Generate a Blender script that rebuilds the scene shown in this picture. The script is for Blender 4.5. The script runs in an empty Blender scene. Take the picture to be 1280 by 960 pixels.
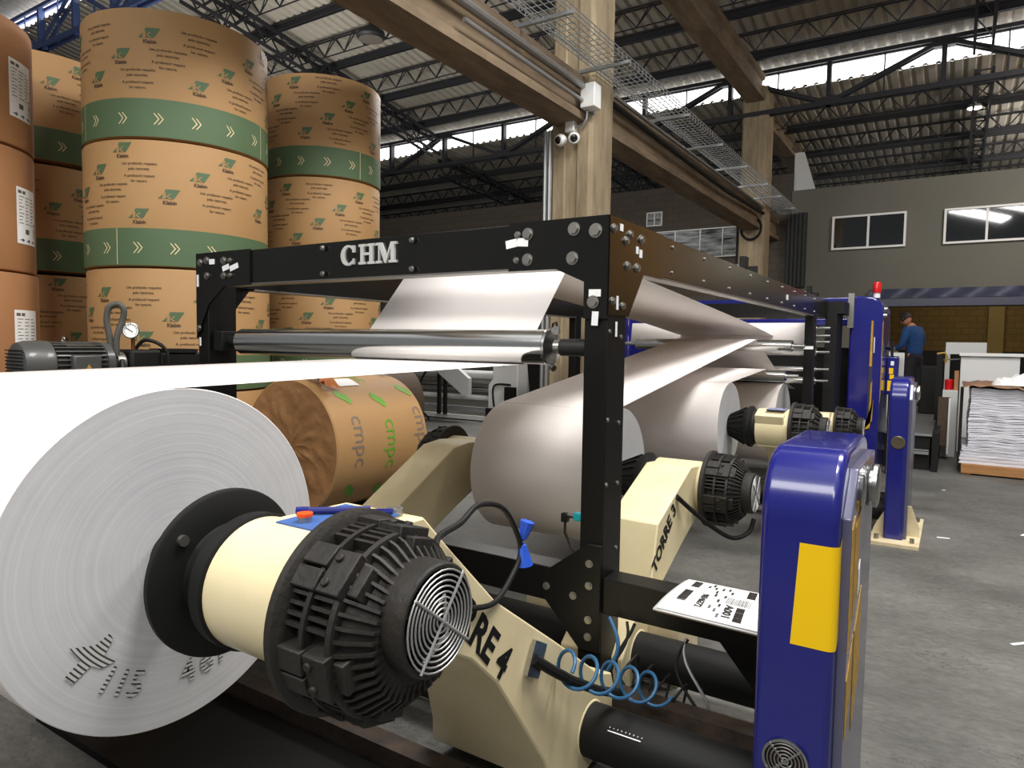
import bpy, bmesh, math, random
from mathutils import Vector, Matrix
random.seed(7)
PI = math.pi
sc = bpy.context.scene
COL = sc.collection
# ------------------------------------------------------------------ helpers
OFF = {}

def lin(c):
    def f(v):
        v /= 255.0
        return v / 12.92 if v <= 0.04045 else ((v + 0.055) / 1.055) ** 2.4
    return (f(c[0]), f(c[1]), f(c[2]), 1.0)

MATS = {}
def mat(name, col, rough=.5, metal=0.0, noise=None, bump=None, coat=0.0, spec=.5, emit=0.0, stretch=(1, 1, 1), alpha=None):
    """noise=(scale, second colour, contrast); bump=(scale, strength)"""
    m = bpy.data.materials.new(name); m.use_nodes = True
    nt = m.node_tree; b = nt.nodes['Principled BSDF']
    b.inputs['Base Color'].default_value = lin(col)
    b.inputs['Roughness'].default_value = rough
    b.inputs['Metallic'].default_value = metal
    b.inputs['Specular IOR Level'].default_value = spec
    if coat:
        b.inputs['Coat Weight'].default_value = coat
        b.inputs['Coat Roughness'].default_value = .08
    if emit:
        b.inputs['Emission Color'].default_value = lin(col)
        b.inputs['Emission Strength'].default_value = emit
    tc = nt.nodes.new('ShaderNodeTexCoord'); mp = nt.nodes.new('ShaderNodeMapping')
    mp.inputs['Scale'].default_value = stretch
    nt.links.new(tc.outputs['Object'], mp.inputs['Vector'])
    if noise:
        n = nt.nodes.new('ShaderNodeTexNoise'); n.inputs['Scale'].default_value = noise[0]
        n.inputs['Detail'].default_value = 8; n.inputs['Roughness'].default_value = .65
        nt.links.new(mp.outputs['Vector'], n.inputs['Vector'])
        r = nt.nodes.new('ShaderNodeValToRGB')
        k = noise[2] if len(noise) > 2 else .2
        r.color_ramp.elements[0].position = .5 - k; r.color_ramp.elements[1].position = .5 + k
        r.color_ramp.elements[0].color = lin(noise[1]); r.color_ramp.elements[1].color = lin(col)
        nt.links.new(n.outputs['Fac'], r.inputs['Fac'])
        nt.links.new(r.outputs['Color'], b.inputs['Base Color'])
    if bump:
        n2 = nt.nodes.new('ShaderNodeTexNoise'); n2.inputs['Scale'].default_value = bump[0]
        n2.inputs['Detail'].default_value = 6
        nt.links.new(mp.outputs['Vector'], n2.inputs['Vector'])
        bp = nt.nodes.new('ShaderNodeBump'); bp.inputs['Strength'].default_value = bump[1]
        bp.inputs['Distance'].default_value = .02
        nt.links.new(n2.outputs['Fac'], bp.inputs['Height'])
        nt.links.new(bp.outputs['Normal'], b.inputs['Normal'])
    MATS[name] = m
    return m

def spl(pts, k=6):
    P = [Vector(p) for p in pts]; out = []
    for i in range(len(P) - 1):
        a = P[max(i - 1, 0)]; b = P[i]; c = P[i + 1]; d = P[min(i + 2, len(P) - 1)]
        for j in range(k):
            t = j / k
            out.append(.5 * ((2 * b) + (c - a) * t + (2 * a - 5 * b + 4 * c - d) * t * t + (3 * b - a - 3 * c + d) * t ** 3))
    return out + [P[-1]]

class MB:
    def __init__(s): s.v = []; s.f = []
    def add(s, vs, fs):
        o = len(s.v); s.v += [Vector(v) for v in vs]; s.f += [tuple(i + o for i in f) for f in fs]; return s
    def box(s, x0, x1, y0, y1, z0, z1):
        vs = [(x, y, z) for z in (z0, z1) for y in (y0, y1) for x in (x0, x1)]
        return s.add(vs, [(0, 2, 3, 1), (4, 5, 7, 6), (0, 1, 5, 4), (2, 6, 7, 3), (0, 4, 6, 2), (1, 3, 7, 5)])
    def obox(s, c, size, rot=None):
        c = Vector(c); h = Vector(size) / 2; rot = rot or Matrix.Identity(3)
        vs = [c + rot @ Vector((x * h.x, y * h.y, z * h.z)) for z in (-1, 1) for y in (-1, 1) for x in (-1, 1)]
        return s.add(vs, [(0, 2, 3, 1), (4, 5, 7, 6), (0, 1, 5, 4), (2, 6, 7, 3), (0, 4, 6, 2), (1, 3, 7, 5)])
    def bar(s, a, b, w, h=None, up=(0, 0, 1)):
        a = Vector(a); b = Vector(b); d = (b - a); L = d.length
        if L < 1e-6: return s
        d /= L; u = Vector(up)
        if abs(d.dot(u)) > .99: u = Vector((1, 0, 0))
        sd = d.cross(u).normalized(); u2 = sd.cross(d)
        return s.obox((a + b) / 2, (w, L, h or w), Matrix((sd, d, u2)).transposed())
    def frame(s, p0, p1):
        d = (Vector(p1) - Vector(p0)).normalized()
        u = Vector((0, 0, 1)) if abs(d.z) < .95 else Vector((1, 0, 0))
        a = d.cross(u).normalized(); b = a.cross(d)
        return d, a, b
    def cyl(s, p0, p1, r0, r1=None, n=24, cap=True):
        p0 = Vector(p0); p1 = Vector(p1); r1 = r0 if r1 is None else r1
        d, a, b = s.frame(p0, p1)
        vs = []
        for p, r in ((p0, r0), (p1, r1)):
            for i in range(n):
                t = 2 * PI * i / n; vs.append(p + a * r * math.cos(t) + b * r * math.sin(t))
        fs = [(i, (i + 1) % n, n + (i + 1) % n, n + i) for i in range(n)]
        if cap: fs += [tuple(range(n))[::-1], tuple(range(n, 2 * n))]
        return s.add(vs, fs)
    def lathe(s, prof, origin, axis, n=48):
        """prof: list of (radius, distance along axis); r==0 allowed at ends"""
        o = Vector(origin); d, a, b = s.frame(o, o + Vector(axis))
        rings = []; vs = []; fs = []
        for r, t in prof:
            if r < 1e-6: rings.append([len(vs)]); vs.append(o + d * t)
            else:
                rings.append(list(range(len(vs), len(vs) + n)))
                vs += [o + d * t + a * r * math.cos(2 * PI * i / n) + b * r * math.sin(2 * PI * i / n) for i in range(n)]
        for A, B in zip(rings, rings[1:]):
            for i in range(n):
                j = (i + 1) % n
                if len(A) == 1 and len(B) == 1: break
                if len(A) == 1: fs.append((A[0], B[j], B[i]))
                elif len(B) == 1: fs.append((A[i], A[j], B[0]))
                else: fs.append((A[i], A[j], B[j], B[i]))
        return s.add(vs, fs)
    def tube(s, pts, r, n=8, closed=False):
        pts = [Vector(p) for p in pts]; N = len(pts); vs = []; fs = []
        prev = None
        for k in range(N):
            if closed: t = pts[(k + 1) % N] - pts[k - 1]
            else: t = pts[min(k + 1, N - 1)] - pts[max(k - 1, 0)]
            t.normalize()
            if prev is None:
                u = Vector((0, 0, 1)) if abs(t.z) < .9 else Vector((1, 0, 0))
                a = t.cross(u).normalized()
            else:
                a = (prev - t * prev.dot(t)).normalized()
            prev = a; b = t.cross(a)
            vs += [pts[k] + a * r * math.cos(2 * PI * i / n) + b * r * math.sin(2 * PI * i / n) for i in range(n)]
        M = N if closed else N - 1
        for k in range(M):
            A = k * n; B = ((k + 1) % N) * n
            fs += [(A + i, A + (i + 1) % n, B + (i + 1) % n, B + i) for i in range(n)]
        if not closed: fs += [tuple(range(n))[::-1], tuple(range((N - 1) * n, N * n))]
        return s.add(vs, fs)
    def prism(s, poly, fn, t0, t1):
        """poly of (a,b); fn(a,b,t)->xyz"""
        n = len(poly)
        vs = [fn(a, b, t0) for a, b in poly] + [fn(a, b, t1) for a, b in poly]
        fs = [tuple(range(n))[::-1], tuple(range(n, 2 * n))] + [(i, (i + 1) % n, n + (i + 1) % n, n + i) for i in range(n)]
        return s.add(vs, fs)
    def grid(s, fn, nu, nv):
        vs = [fn(i / nu, j / nv) for j in range(nv + 1) for i in range(nu + 1)]
        fs = [(j * (nu + 1) + i, j * (nu + 1) + i + 1, (j + 1) * (nu + 1) + i + 1, (j + 1) * (nu + 1) + i) for j in range(nv) for i in range(nu)]
        return s.add(vs, fs)
    def flat(s, mesh2d, fn):
        vs, fs = mesh2d
        return s.add([fn(x, y) for x, y in vs], fs)
    def build(s, name, m, parent=None, sharp=35, bevel=0, solid=0, base=None, dbl=False):
        off = OFF[parent] if parent is not None else None
        if off is None:
            if base is not None: off = Vector(base)
            else:
                mn = [min(v[i] for v in s.v) for i in range(3)]; mx = [max(v[i] for v in s.v) for i in range(3)]
                off = Vector(((mn[0] + mx[0]) / 2, (mn[1] + mx[1]) / 2, mn[2]))
        me = bpy.data.meshes.new(name)
        me.from_pydata([tuple(v - off) for v in s.v], [], s.f)
        bm = bmesh.new(); bm.from_mesh(me)
        if dbl: bmesh.ops.remove_doubles(bm, verts=bm.verts, dist=1e-5)
        bmesh.ops.recalc_face_normals(bm, faces=bm.faces)
        bm.to_mesh(me); bm.free()
        me.shade_smooth(); me.set_sharp_from_angle(angle=math.radians(sharp))
        me.materials.append(m)
        o = bpy.data.objects.new(name, me); COL.objects.link(o)
        if parent is not None: o.parent = parent
        else: o.location = off
        OFF[o] = off
        if solid:
            md = o.modifiers.new('solid', 'SOLIDIFY'); md.thickness = solid; md.offset = 0
        if bevel:
            md = o.modifiers.new('bevel', 'BEVEL'); md.width = bevel; md.segments = 2; md.limit_method = 'ANGLE'
        return o

def merge(dst, *srcs):
    """print that lies on a surface becomes part of that surface's own mesh"""
    bm = bmesh.new(); bm.from_mesh(dst.data)
    for s_ in srcs:
        n0 = len(bm.faces); bm.from_mesh(s_.data); bm.faces.ensure_lookup_table()
        dst.data.materials.append(s_.data.materials[0]); k = len(dst.data.materials) - 1
        for f in bm.faces[n0:]: f.material_index = k
    bm.to_mesh(dst.data); bm.free()
    for s_ in srcs: bpy.data.objects.remove(s_)
    return dst

def thing(name, label, cat, loc=(0, 0, 0), group=None):
    o = bpy.data.objects.new(name, None); COL.objects.link(o); o.location = loc
    o.empty_display_size = .1
    OFF[o] = Vector(loc); o['label'] = label; o['category'] = cat
    if group: o['group'] = group
    return o
def tag(o, label, cat, group=None):
    o['label'] = label; o['category'] = cat
    if group: o['group'] = group
    return o
def struct(o): o['kind'] = 'structure'; return o
def dup(root, loc, rotz=0.0, label=None, group=None):
    r = root.copy(); COL.objects.link(r); r.location = loc; r.rotation_euler = (0, 0, rotz); OFF[r] = Vector(loc)
    if label: r['label'] = label
    if group: r['group'] = group
    for ch in list(root.children):
        c = ch.copy(); COL.objects.link(c); c.parent = r
        for g in list(ch.children):
            d = g.copy(); COL.objects.link(d); d.parent = c
    return r

TXT = {}
def text2d(body, size=1.0, bold=0.0, align='LEFT', shear=0.0):
    key = (body, size, bold, align, shear)
    if key in TXT: return TXT[key]
    cu = bpy.data.curves.new('t', 'FONT'); cu.body = body; cu.size = size; cu.offset = bold; cu.align_x = align
    cu.resolution_u = 2; cu.fill_mode = 'FRONT'; cu.shear = shear
    o = bpy.data.objects.new('t', cu); COL.objects.link(o)
    dg = bpy.context.evaluated_depsgraph_get(); dg.update()
    me = bpy.data.meshes.new_from_object(o.evaluated_get(dg))
    res = ([(v.co.x, v.co.y) for v in me.vertices], [tuple(p.vertices) for p in me.polygons])
    bpy.data.objects.remove(o); bpy.data.curves.remove(cu); bpy.data.meshes.remove(me)
    TXT[key] = res
    return res
def rect2d(x0, x1, y0, y1): return ([(x0, y0), (x1, y0), (x1, y1), (x0, y1)], [(0, 1, 2, 3)])
def poly2d(p): return (list(p), [tuple(range(len(p)))])
def shift(m, dx, dy, sx=1, sy=1): return ([(x * sx + dx, y * sy + dy) for x, y in m[0]], m[1])

# camera model (24 mm phone lens, eye height 1.5 m)
FPX = 860.0; PITCH = math.radians(3.43); ROLL = .015; YAW = math.radians(32.6)
FW = Vector((-math.sin(YAW) * math.cos(PITCH), math.cos(YAW) * math.cos(PITCH), -math.sin(PITCH)))
RT = Vector((math.cos(YAW), math.sin(YAW), 0)); UPV = RT.cross(FW)
RT, UPV = math.cos(ROLL) * RT + math.sin(ROLL) * UPV, -math.sin(ROLL) * RT + math.cos(ROLL) * UPV
cam = bpy.data.objects.new('camera', bpy.data.cameras.new('camera')); COL.objects.link(cam)
cam.data.sensor_width = 36; cam.data.lens = FPX / 1280 * 36; cam.data.clip_end = 200
M4 = Matrix((RT, UPV, -FW)).transposed().to_4x4(); M4.translation = (0, 0, 1.5)
cam.matrix_world = M4
sc.camera = cam

# ------------------------------------------------------------------ materials
BLK = mat('black_paint', (17, 17, 16), .2, spec=.5, noise=(3, (23, 22, 19), .3))
BLKS = mat('black_satin', (15, 15, 14), .42, spec=.25)
BLKM = mat('black_matte', (20, 20, 19), .6, spec=.3)
RUB = mat('black_rubber', (26, 25, 24), .55)
DUST = mat('dusty_black_iron', (22, 21, 19), .6, noise=(9, (42, 37, 30), .3), bump=(60, .15))
CREAM = mat('cream_enamel', (240, 226, 184), .35, noise=(7, (228, 210, 165), .3), bump=(9, .06), coat=.2)
CREAMD = mat('cream_worn', (226, 212, 176), .5, noise=(9, (196, 178, 140), .22), bump=(20, .1))
BLUE = mat('blue_enamel', (28, 32, 122), .22, coat=.5, noise=(2, (24, 26, 104), .3))
BLUEG = mat('grey_blue_panel', (96, 96, 120), .25, coat=.3, metal=.2)
YEL = mat('yellow_vinyl', (252, 204, 0), .45)
YELW = mat('worn_yellow_vinyl', (206, 158, 44), .5, noise=(30, (150, 118, 50), .2))
PAPER = mat('white_paper', (246, 245, 243), .75, spec=.2)
PAPERW = mat('white_paper_web', (245, 238, 234), .7, spec=.25)  # faint pink put in for warm light bounced into the shade
CHROME = mat('polished_chrome', (222, 222, 220), .16, metal=1)
STEEL = mat('brushed_steel', (190, 190, 188), .3, metal=1, noise=(40, (165, 165, 162), .2))
STEELD = mat('dull_bolt_steel', (150, 148, 142), .4, metal=.9)
GALV = mat('galvanised_wire', (168, 170, 170), .45, metal=.8)
WHT = mat('white_enamel', (232, 232, 230), .4)
WHTG = mat('pale_grey_enamel', (205, 206, 204), .45)
TAPE = mat('white_tape', (246, 246, 246), .6)
RED = mat('red_plastic', (200, 20, 28), .3, coat=.4)
ORG = mat('orange_plastic', (250, 84, 20), .45)
ORGY = mat('orange_yellow_paint', (250, 160, 0), .45)
TEAL = mat('teal_plastic', (30, 165, 178), .4)
HOSE = mat('blue_hose', (34, 86, 124), .4)
GRILLE = mat('grille_wire', (176, 176, 174), .45, metal=.6)
PENB = mat('navy_pen', (38, 44, 112), .4)
RIB = mat('blue_ribbon', (36, 84, 200), .5)
INK = mat('dark_ink', (40, 36, 34), .7)
INKL = mat('grey_ink', (98, 92, 88), .7)
GRN = mat('green_print', (80, 103, 70), .6)
GRNL = mat('leaf_green_print', (98, 156, 40), .6)
PRINT = mat('brown_print', (74, 56, 40), .7)
KRAFT = mat('kraft_wrap', (178, 139, 91), .66, noise=(1.1, (166, 127, 81), .25), bump=(4, .06))
KRAFTB = mat('plain_brown_kraft', (176, 126, 84), .6, noise=(1.3, (163, 114, 74), .25), bump=(5, .05))
KRAFTC = mat('crumpled_kraft', (168, 124, 80), .6, noise=(4, (146, 104, 64), .25), bump=(6, .9))
KRAFTD = mat('dark_brown_kraft', (84, 66, 50), .7, noise=(30, (64, 50, 38), .25), bump=(30, .3))
CREAML = mat('cream_print', (222, 206, 160), .6)
GREYP = mat('grey_print', (126, 112, 100), .6)
WOOD = mat('raw_pallet_wood', (186, 136, 84), .7, noise=(3, (150, 104, 60), .25), stretch=(1, 8, 8), bump=(20, .2))
RUST = mat('rusty_steel', (70, 54, 42), .7, noise=(12, (36, 30, 26), .2), bump=(30, .2))
CONC = mat('weathered_concrete', (172, 156, 128), .9, noise=(2.2, (128, 112, 88), .2), stretch=(2.5, 2.5, .5), bump=(8, .4))
CONCD = mat('stained_concrete', (142, 124, 100), .9, noise=(1.8, (88, 72, 56), .2), stretch=(2, .5, 2), bump=(8, .4))
MOTORG = mat('dark_grey_motor_paint', (74, 74, 72), .4, coat=.2)
SKIN = mat('skin', (186, 130, 100), .55)
HAIR = mat('dark_hair', (34, 27, 23), .6, noise=(60, (20, 16, 14), .2))
SWEAT = mat('blue_sweater', (30, 74, 128), .85, noise=(30, (24, 62, 110), .2), bump=(40, .2))
TROU = mat('dark_trousers', (34, 34, 40), .85, noise=(30, (26, 26, 31), .2))
SHOE = mat('black_shoe', (18, 18, 18), .5)
STEELDK = mat('dark_roof_steel', (42, 42, 46), .55)
STEELBL = mat('blue_roof_steel', (92, 112, 168), .5)

def paper_end():
    m = mat('paper_roll_end', (220, 219, 217), .8, spec=.2)
    nt = m.node_tree; b = nt.nodes['Principled BSDF']
    tc = nt.nodes.new('ShaderNodeTexCoord'); sp = nt.nodes.new('ShaderNodeSeparateXYZ')
    nt.links.new(tc.outputs['Object'], sp.inputs[0])
    cb = nt.nodes.new('ShaderNodeCombineXYZ'); nt.links.new(sp.outputs[1], cb.inputs[0]); nt.links.new(sp.outputs[2], cb.inputs[1])
    ln = nt.nodes.new('ShaderNodeVectorMath'); ln.operation = 'LENGTH'; nt.links.new(cb.outputs[0], ln.inputs[0])
    n = nt.nodes.new('ShaderNodeTexNoise'); n.noise_dimensions = '1D'; n.inputs['Scale'].default_value = 70; n.inputs['Detail'].default_value = 6
    n.inputs['Roughness'].default_value = .8
    nt.links.new(ln.outputs['Value'], n.inputs['W'])
    r = nt.nodes.new('ShaderNodeValToRGB'); r.color_ramp.elements[0].position = .3; r.color_ramp.elements[1].position = .66
    r.color_ramp.elements[0].color = lin((206, 206, 209)); r.color_ramp.elements[1].color = lin((220, 219, 221))
    nt.links.new(n.outputs['Fac'], r.inputs['Fac'])
    n3 = nt.nodes.new('ShaderNodeTexNoise'); n3.inputs['Scale'].default_value = 5; nt.links.new(tc.outputs['Object'], n3.inputs['Vector'])
    mx = nt.nodes.new('ShaderNodeMix'); mx.data_type = 'RGBA'; mx.blend_type = 'MULTIPLY'; mx.inputs[0].default_value = .25
    nt.links.new(r.outputs['Color'], mx.inputs[6]); nt.links.new(n3.outputs['Fac'], mx.inputs[7])
    nt.links.new(mx.outputs[2], b.inputs['Base Color'])
    bp = nt.nodes.new('ShaderNodeBump'); bp.inputs['Strength'].default_value = .12; bp.inputs['Distance'].default_value = .006
    nt.links.new(n.outputs['Fac'], bp.inputs['Height']); nt.links.new(bp.outputs['Normal'], b.inputs['Normal'])
    return m
PEND = paper_end()

def floor_mat():
    m = mat('worn_concrete_floor', (112, 112, 108), .55, spec=.3)
    nt = m.node_tree; b = nt.nodes['Principled BSDF']; tc = nt.nodes.new('ShaderNodeTexCoord')
    def noise(s, d, st=(1, 1, 1)):
        mp = nt.nodes.new('ShaderNodeMapping'); mp.inputs['Scale'].default_value = st
        nt.links.new(tc.outputs['Object'], mp.inputs['Vector'])
        n = nt.nodes.new('ShaderNodeTexNoise'); n.inputs['Scale'].default_value = s; n.inputs['Detail'].default_value = d
        n.inputs['Roughness'].default_value = .7
        nt.links.new(mp.outputs['Vector'], n.inputs['Vector']); return n
    a = noise(1.1, 10, (1, 1.6, 1)); r = nt.nodes.new('ShaderNodeValToRGB')
    e = r.color_ramp.elements; e[0].position = .32; e[1].position = .7
    e[0].color = lin((84, 83, 79)); e[1].color = lin((124, 123, 119))
    nt.links.new(a.outputs['Fac'], r.inputs['Fac'])
    c = noise(22, 8, (1, 2.2, 1)); r2 = nt.nodes.new('ShaderNodeValToRGB')
    r2.color_ramp.elements[0].position = .3; r2.color_ramp.elements[1].position = .62
    r2.color_ramp.elements[0].color = (.55, .55, .53, 1); r2.color_ramp.elements[1].color = (1, 1, 1, 1)
    nt.links.new(c.outputs['Fac'], r2.inputs['Fac'])
    mx = nt.nodes.new('ShaderNodeMix'); mx.data_type = 'RGBA'; mx.blend_type = 'MULTIPLY'; mx.inputs[0].default_value = .8
    nt.links.new(r.outputs['Color'], mx.inputs[6]); nt.links.new(r2.outputs['Color'], mx.inputs[7])
    # concrete colour darkens towards the machine side
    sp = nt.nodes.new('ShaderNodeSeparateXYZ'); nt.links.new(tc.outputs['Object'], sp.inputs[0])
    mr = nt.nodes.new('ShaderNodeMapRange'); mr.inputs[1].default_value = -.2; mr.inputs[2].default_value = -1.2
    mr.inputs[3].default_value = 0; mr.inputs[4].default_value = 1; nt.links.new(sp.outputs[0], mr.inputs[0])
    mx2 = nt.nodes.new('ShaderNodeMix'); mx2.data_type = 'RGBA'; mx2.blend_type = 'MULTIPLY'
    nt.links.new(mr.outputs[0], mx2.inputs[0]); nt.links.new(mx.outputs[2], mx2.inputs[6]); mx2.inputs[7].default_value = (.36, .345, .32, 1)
    # cracks
    v = nt.nodes.new('ShaderNodeTexVoronoi'); v.feature = 'DISTANCE_TO_EDGE'; v.inputs['Scale'].default_value = .9
    wn = noise(3, 4); ad = nt.nodes.new('ShaderNodeVectorMath'); ad.operation = 'ADD'
    nt.links.new(tc.outputs['Object'], ad.inputs[0]); nt.links.new(wn.outputs['Color'], ad.inputs[1]); nt.links.new(ad.outputs[0], v.inputs['Vector'])
    lt = nt.nodes.new('ShaderNodeMath'); lt.operation = 'LESS_THAN'; lt.inputs[1].default_value = .004; nt.links.new(v.outputs['Distance'], lt.inputs[0])
    ml = nt.nodes.new('ShaderNodeMath'); ml.operation = 'MULTIPLY'; ml.inputs[1].default_value = .5; nt.links.new(lt.outputs[0], ml.inputs[0])
    mx3 = nt.nodes.new('ShaderNodeMix'); mx3.data_type = 'RGBA'; nt.links.new(ml.outputs[0], mx3.inputs[0])
    nt.links.new(mx2.outputs[2], mx3.inputs[6]); mx3.inputs[7].default_value = lin((56, 55, 52))
    nt.links.new(mx3.outputs[2], b.inputs['Base Color'])
    rr = nt.nodes.new('ShaderNodeMapRange'); rr.inputs[3].default_value = .38; rr.inputs[4].default_value = .7
    nt.links.new(a.outputs['Fac'], rr.inputs[0]); nt.links.new(rr.outputs[0], b.inputs['Roughness'])
    bp = nt.nodes.new('ShaderNodeBump'); bp.inputs['Strength'].default_value = .25; bp.inputs['Distance'].default_value = .01
    nt.links.new(c.outputs['Fac'], bp.inputs['Height']); nt.links.new(bp.outputs['Normal'], b.inputs['Normal'])
    return m
FLOOR = floor_mat()

def brick_mat(name, c1, c2, mortar, sx=.4, sy=.2):
    m = mat(name, c1, .85)
    nt = m.node_tree; b = nt.nodes['Principled BSDF']; tc = nt.nodes.new('ShaderNodeTexCoord')
    sp = nt.nodes.new('ShaderNodeSeparateXYZ'); nt.links.new(tc.outputs['Object'], sp.inputs[0])
    ad = nt.nodes.new('ShaderNodeMath'); nt.links.new(sp.outputs[0], ad.inputs[0]); nt.links.new(sp.outputs[1], ad.inputs[1])
    cb = nt.nodes.new('ShaderNodeCombineXYZ'); nt.links.new(ad.outputs[0], cb.inputs[0]); nt.links.new(sp.outputs[2], cb.inputs[1])
    k = nt.nodes.new('ShaderNodeTexBrick'); k.inputs['Scale'].default_value = 1
    k.inputs['Brick Width'].default_value = sx; k.inputs['Row Height'].default_value = sy; k.inputs['Mortar Size'].default_value = .008
    k.inputs['Color1'].default_value = lin(c1); k.inputs['Color2'].default_value = lin(c2); k.inputs['Mortar'].default_value = lin(mortar)
    nt.links.new(cb.outputs[0], k.inputs['Vector']); nt.links.new(k.outputs['Color'], b.inputs['Base Color'])
    return m
BRICK = brick_mat('dark_painted_block', (86, 78, 68), (80, 73, 64), (66, 60, 52))
OCHRE = brick_mat('ochre_block', (142, 112, 60), (132, 104, 54), (100, 80, 44))
GWALL = mat('grey_plaster', (112, 110, 100), .8, noise=(.4, (104, 102, 93), .3))
ROOFM = mat('galvanised_roof_sheet', (196, 190, 176), .5, metal=.0, noise=(.8, (160, 154, 142), .3))
SKYL = mat('translucent_skylight', (255, 255, 255), .6, emit=2.6)
GLASS = mat('dark_window_glass', (10, 12, 14), .04, spec=1.0)
VALB = mat('dark_blue_valance', (44, 46, 66), .4, noise=(2, (70, 74, 100), .2), bump=(3, .5))
BROWNB = mat('brown_black_paint', (70, 42, 16), .3, spec=.5, noise=(2.5, (40, 26, 14), .3))
# ------------------------------------------------------------------ setting
struct(MB().box(-26, 12, -12, 34, -.1, 0).build('floor', FLOOR))
# end wall (Y = 20): painted plaster on the right, painted block on the left
w = struct(MB().box(-3.87, -1.9, 20, 20.25, 0, 5.72).box(-1.9, 10, 20, 20.25, 2.55, 5.72).build('wall_end', GWALL))
w2 = struct(MB().box(-26, -3.87, 20.02, 20.27, 0, 6.2).build('wall_end_block', BRICK))
struct(MB().box(-26.2, -26, -12, 34, 0, 10).build('wall_left', BRICK))
inner = struct(MB().box(-4, 12, 27, 27.2, 1.45, 3.4).build('wall_inner', OCHRE, base=(0, 27, 0)))
MB().box(-4, 12, 26.98, 27.2, 0, 1.45).build('lower_wall_band', mat('dark_grey_band', (46, 47, 46), .8), inner)
for x in (.9, 4.2):
    MB().box(x, x + .42, 26.75, 27, 0, 3.4).build('pillar', mat('ochre_pillar', (158, 132, 76), .85), inner)
struct(MB().box(-4, 12, 20.3, 27.2, 3.4, 3.5).build('ceiling_inner', GWALL))
# valance over the opening
v = thing('dock_curtain_valance', 'long dark blue vinyl valance over the dock opening below the office windows', 'valance', (.5, 19.9, 2.55))
m = MB(); n = 60
m.grid(lambda a, b: (-1.9 + 7 * a, 19.9 + .035 * math.sin(a * 40 + b * 2) - .03 * b, 3.0 - .24 * b), 160, 4)
m.build('gathered_curtain', VALB, v)
MB().box(-1.9, 5.1, 19.84, 19.96, 2.56, 2.75).build('rail', mat('grey_blue_rail', (66, 68, 88), .35), v)

REFLG = mat('painted_reflection_glass', (196, 200, 200), .1, noise=(1.6, (40, 44, 46), .12), stretch=(.6, 1, 6), emit=.0)  # pale noise streaks in the glass colour stand for bright reflections
def window(no, x0, x1, z0, z1, y, div, fw=.05, tilt=0.0, gm=None):
    o = struct(MB().prism([(y - .02 - tilt, z0), (y - tilt, z0), (y, z1), (y - .02, z1)], lambda a, b, t: (t, a, b), x0, x1).build('window_%d' % no, gm or GLASS))
    m = MB()
    m.box(x0 - fw, x1 + fw, y - .07, y + .01, z1, z1 + fw).box(x0 - fw, x1 + fw, y - .07, y + .01, z0 - fw, z0)
    m.box(x0 - fw, x0, y - .07, y + .01, z0, z1).box(x1, x1 + fw, y - .07, y + .01, z0, z1)
    for d in div: m.box(d - fw / 2, d + fw / 2, y - .06, y + .01, z0, z1)
    m.build('window_frame', WHT, o)
window(1, -2.78, -1.18, 4.11, 4.88, 20, [-1.98])
window(2, -.28, 3.1, 4.11, 4.86, 20, [.54, 1.4, 2.25])
window(3, -7.75, -5.05, 4.08, 4.86, 20.02, [-7.1, -6.35, -5.7], .03, 0, REFLG)
window(4, -7.98, -7.55, 5.1, 5.46, 20.02, [-7.76], .03, 0, REFLG)
window(5, -8.15, -7.2, 1.35, 1.84, 20.02, [-7.67], .04)
# dark doorway shutter in the corner of the grey wall
sh = struct(MB().box(-3.95, -3.45, 19.9, 20.0, 3.1, 5.1).build('trim_1', mat('dark_louvre', (40, 42, 40), .7), bevel=0))
m = MB()
for k in range(5): m.box(-3.93 + k * .1, -3.87 + k * .1, 19.86, 19.9, 3.12, 5.08)
m.build('louvre_slat', mat('louvre_slat', (52, 54, 52), .7), sh)
struct(MB().prism([(-3.85, 5.7), (-3.3, 5.7), (-3.62, 6.75), (-3.85, 6.75)], lambda a, b, t: (a, t, b), 20.1, 20.2).build('trim_2', WHTG))

wr = struct(MB().box(5, 5.25, 13, 27, 2.25, 6.6).build('reflector_wall', mat('reflector_ochre', (200, 140, 46), .8), base=(5, 20, 0)))  # unseen wall added so its ochre reflects brown in the gantry beam
MB().box(5, 5.25, 13, 27, 0, 2.25).build('lower_wall_band', mat('reflector_charcoal', (40, 40, 39), .8), wr)  # dark lower part keeps the reflection off the posts
# roof: stepped sheets, purlins, trusses and skylights
R1 = lambda y: 8.34 + .15 * (18.2 - y)
R0 = lambda y: R1(9.0) + .55 + .15 * (9.0 - y)
R2 = lambda y: 7.8 - .06 * (y - 18.2)
XL_, XR_ = -26, 12
def sheet(mb, f, y0, y1):
    p = .25; x = XL_; prof = []
    while x < XR_:
        prof += [(x, 0), (x + .13, 0), (x + .16, .05), (x + .22, .05)]; x += p
    vs = []; fs = []
    for px, pz in prof:
        vs += [(px, y0, f(y0) + pz), (px, y1, f(y1) + pz)]
    for i in range(len(prof) - 1): fs.append((2 * i, 2 * i + 2, 2 * i + 3, 2 * i + 1))
    return mb.add(vs, fs)
m = MB(); sheet(m, R1, 8.9, 18.3); sheet(m, R0, 1.0, 9.15); sheet(m, R2, 18.15, 33)
ceil = struct(m.build('ceiling', ROOFM, base=(0, 18.2, 8.34)))
OFF[ceil] = Vector((0, 18.2, 8.34))
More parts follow.
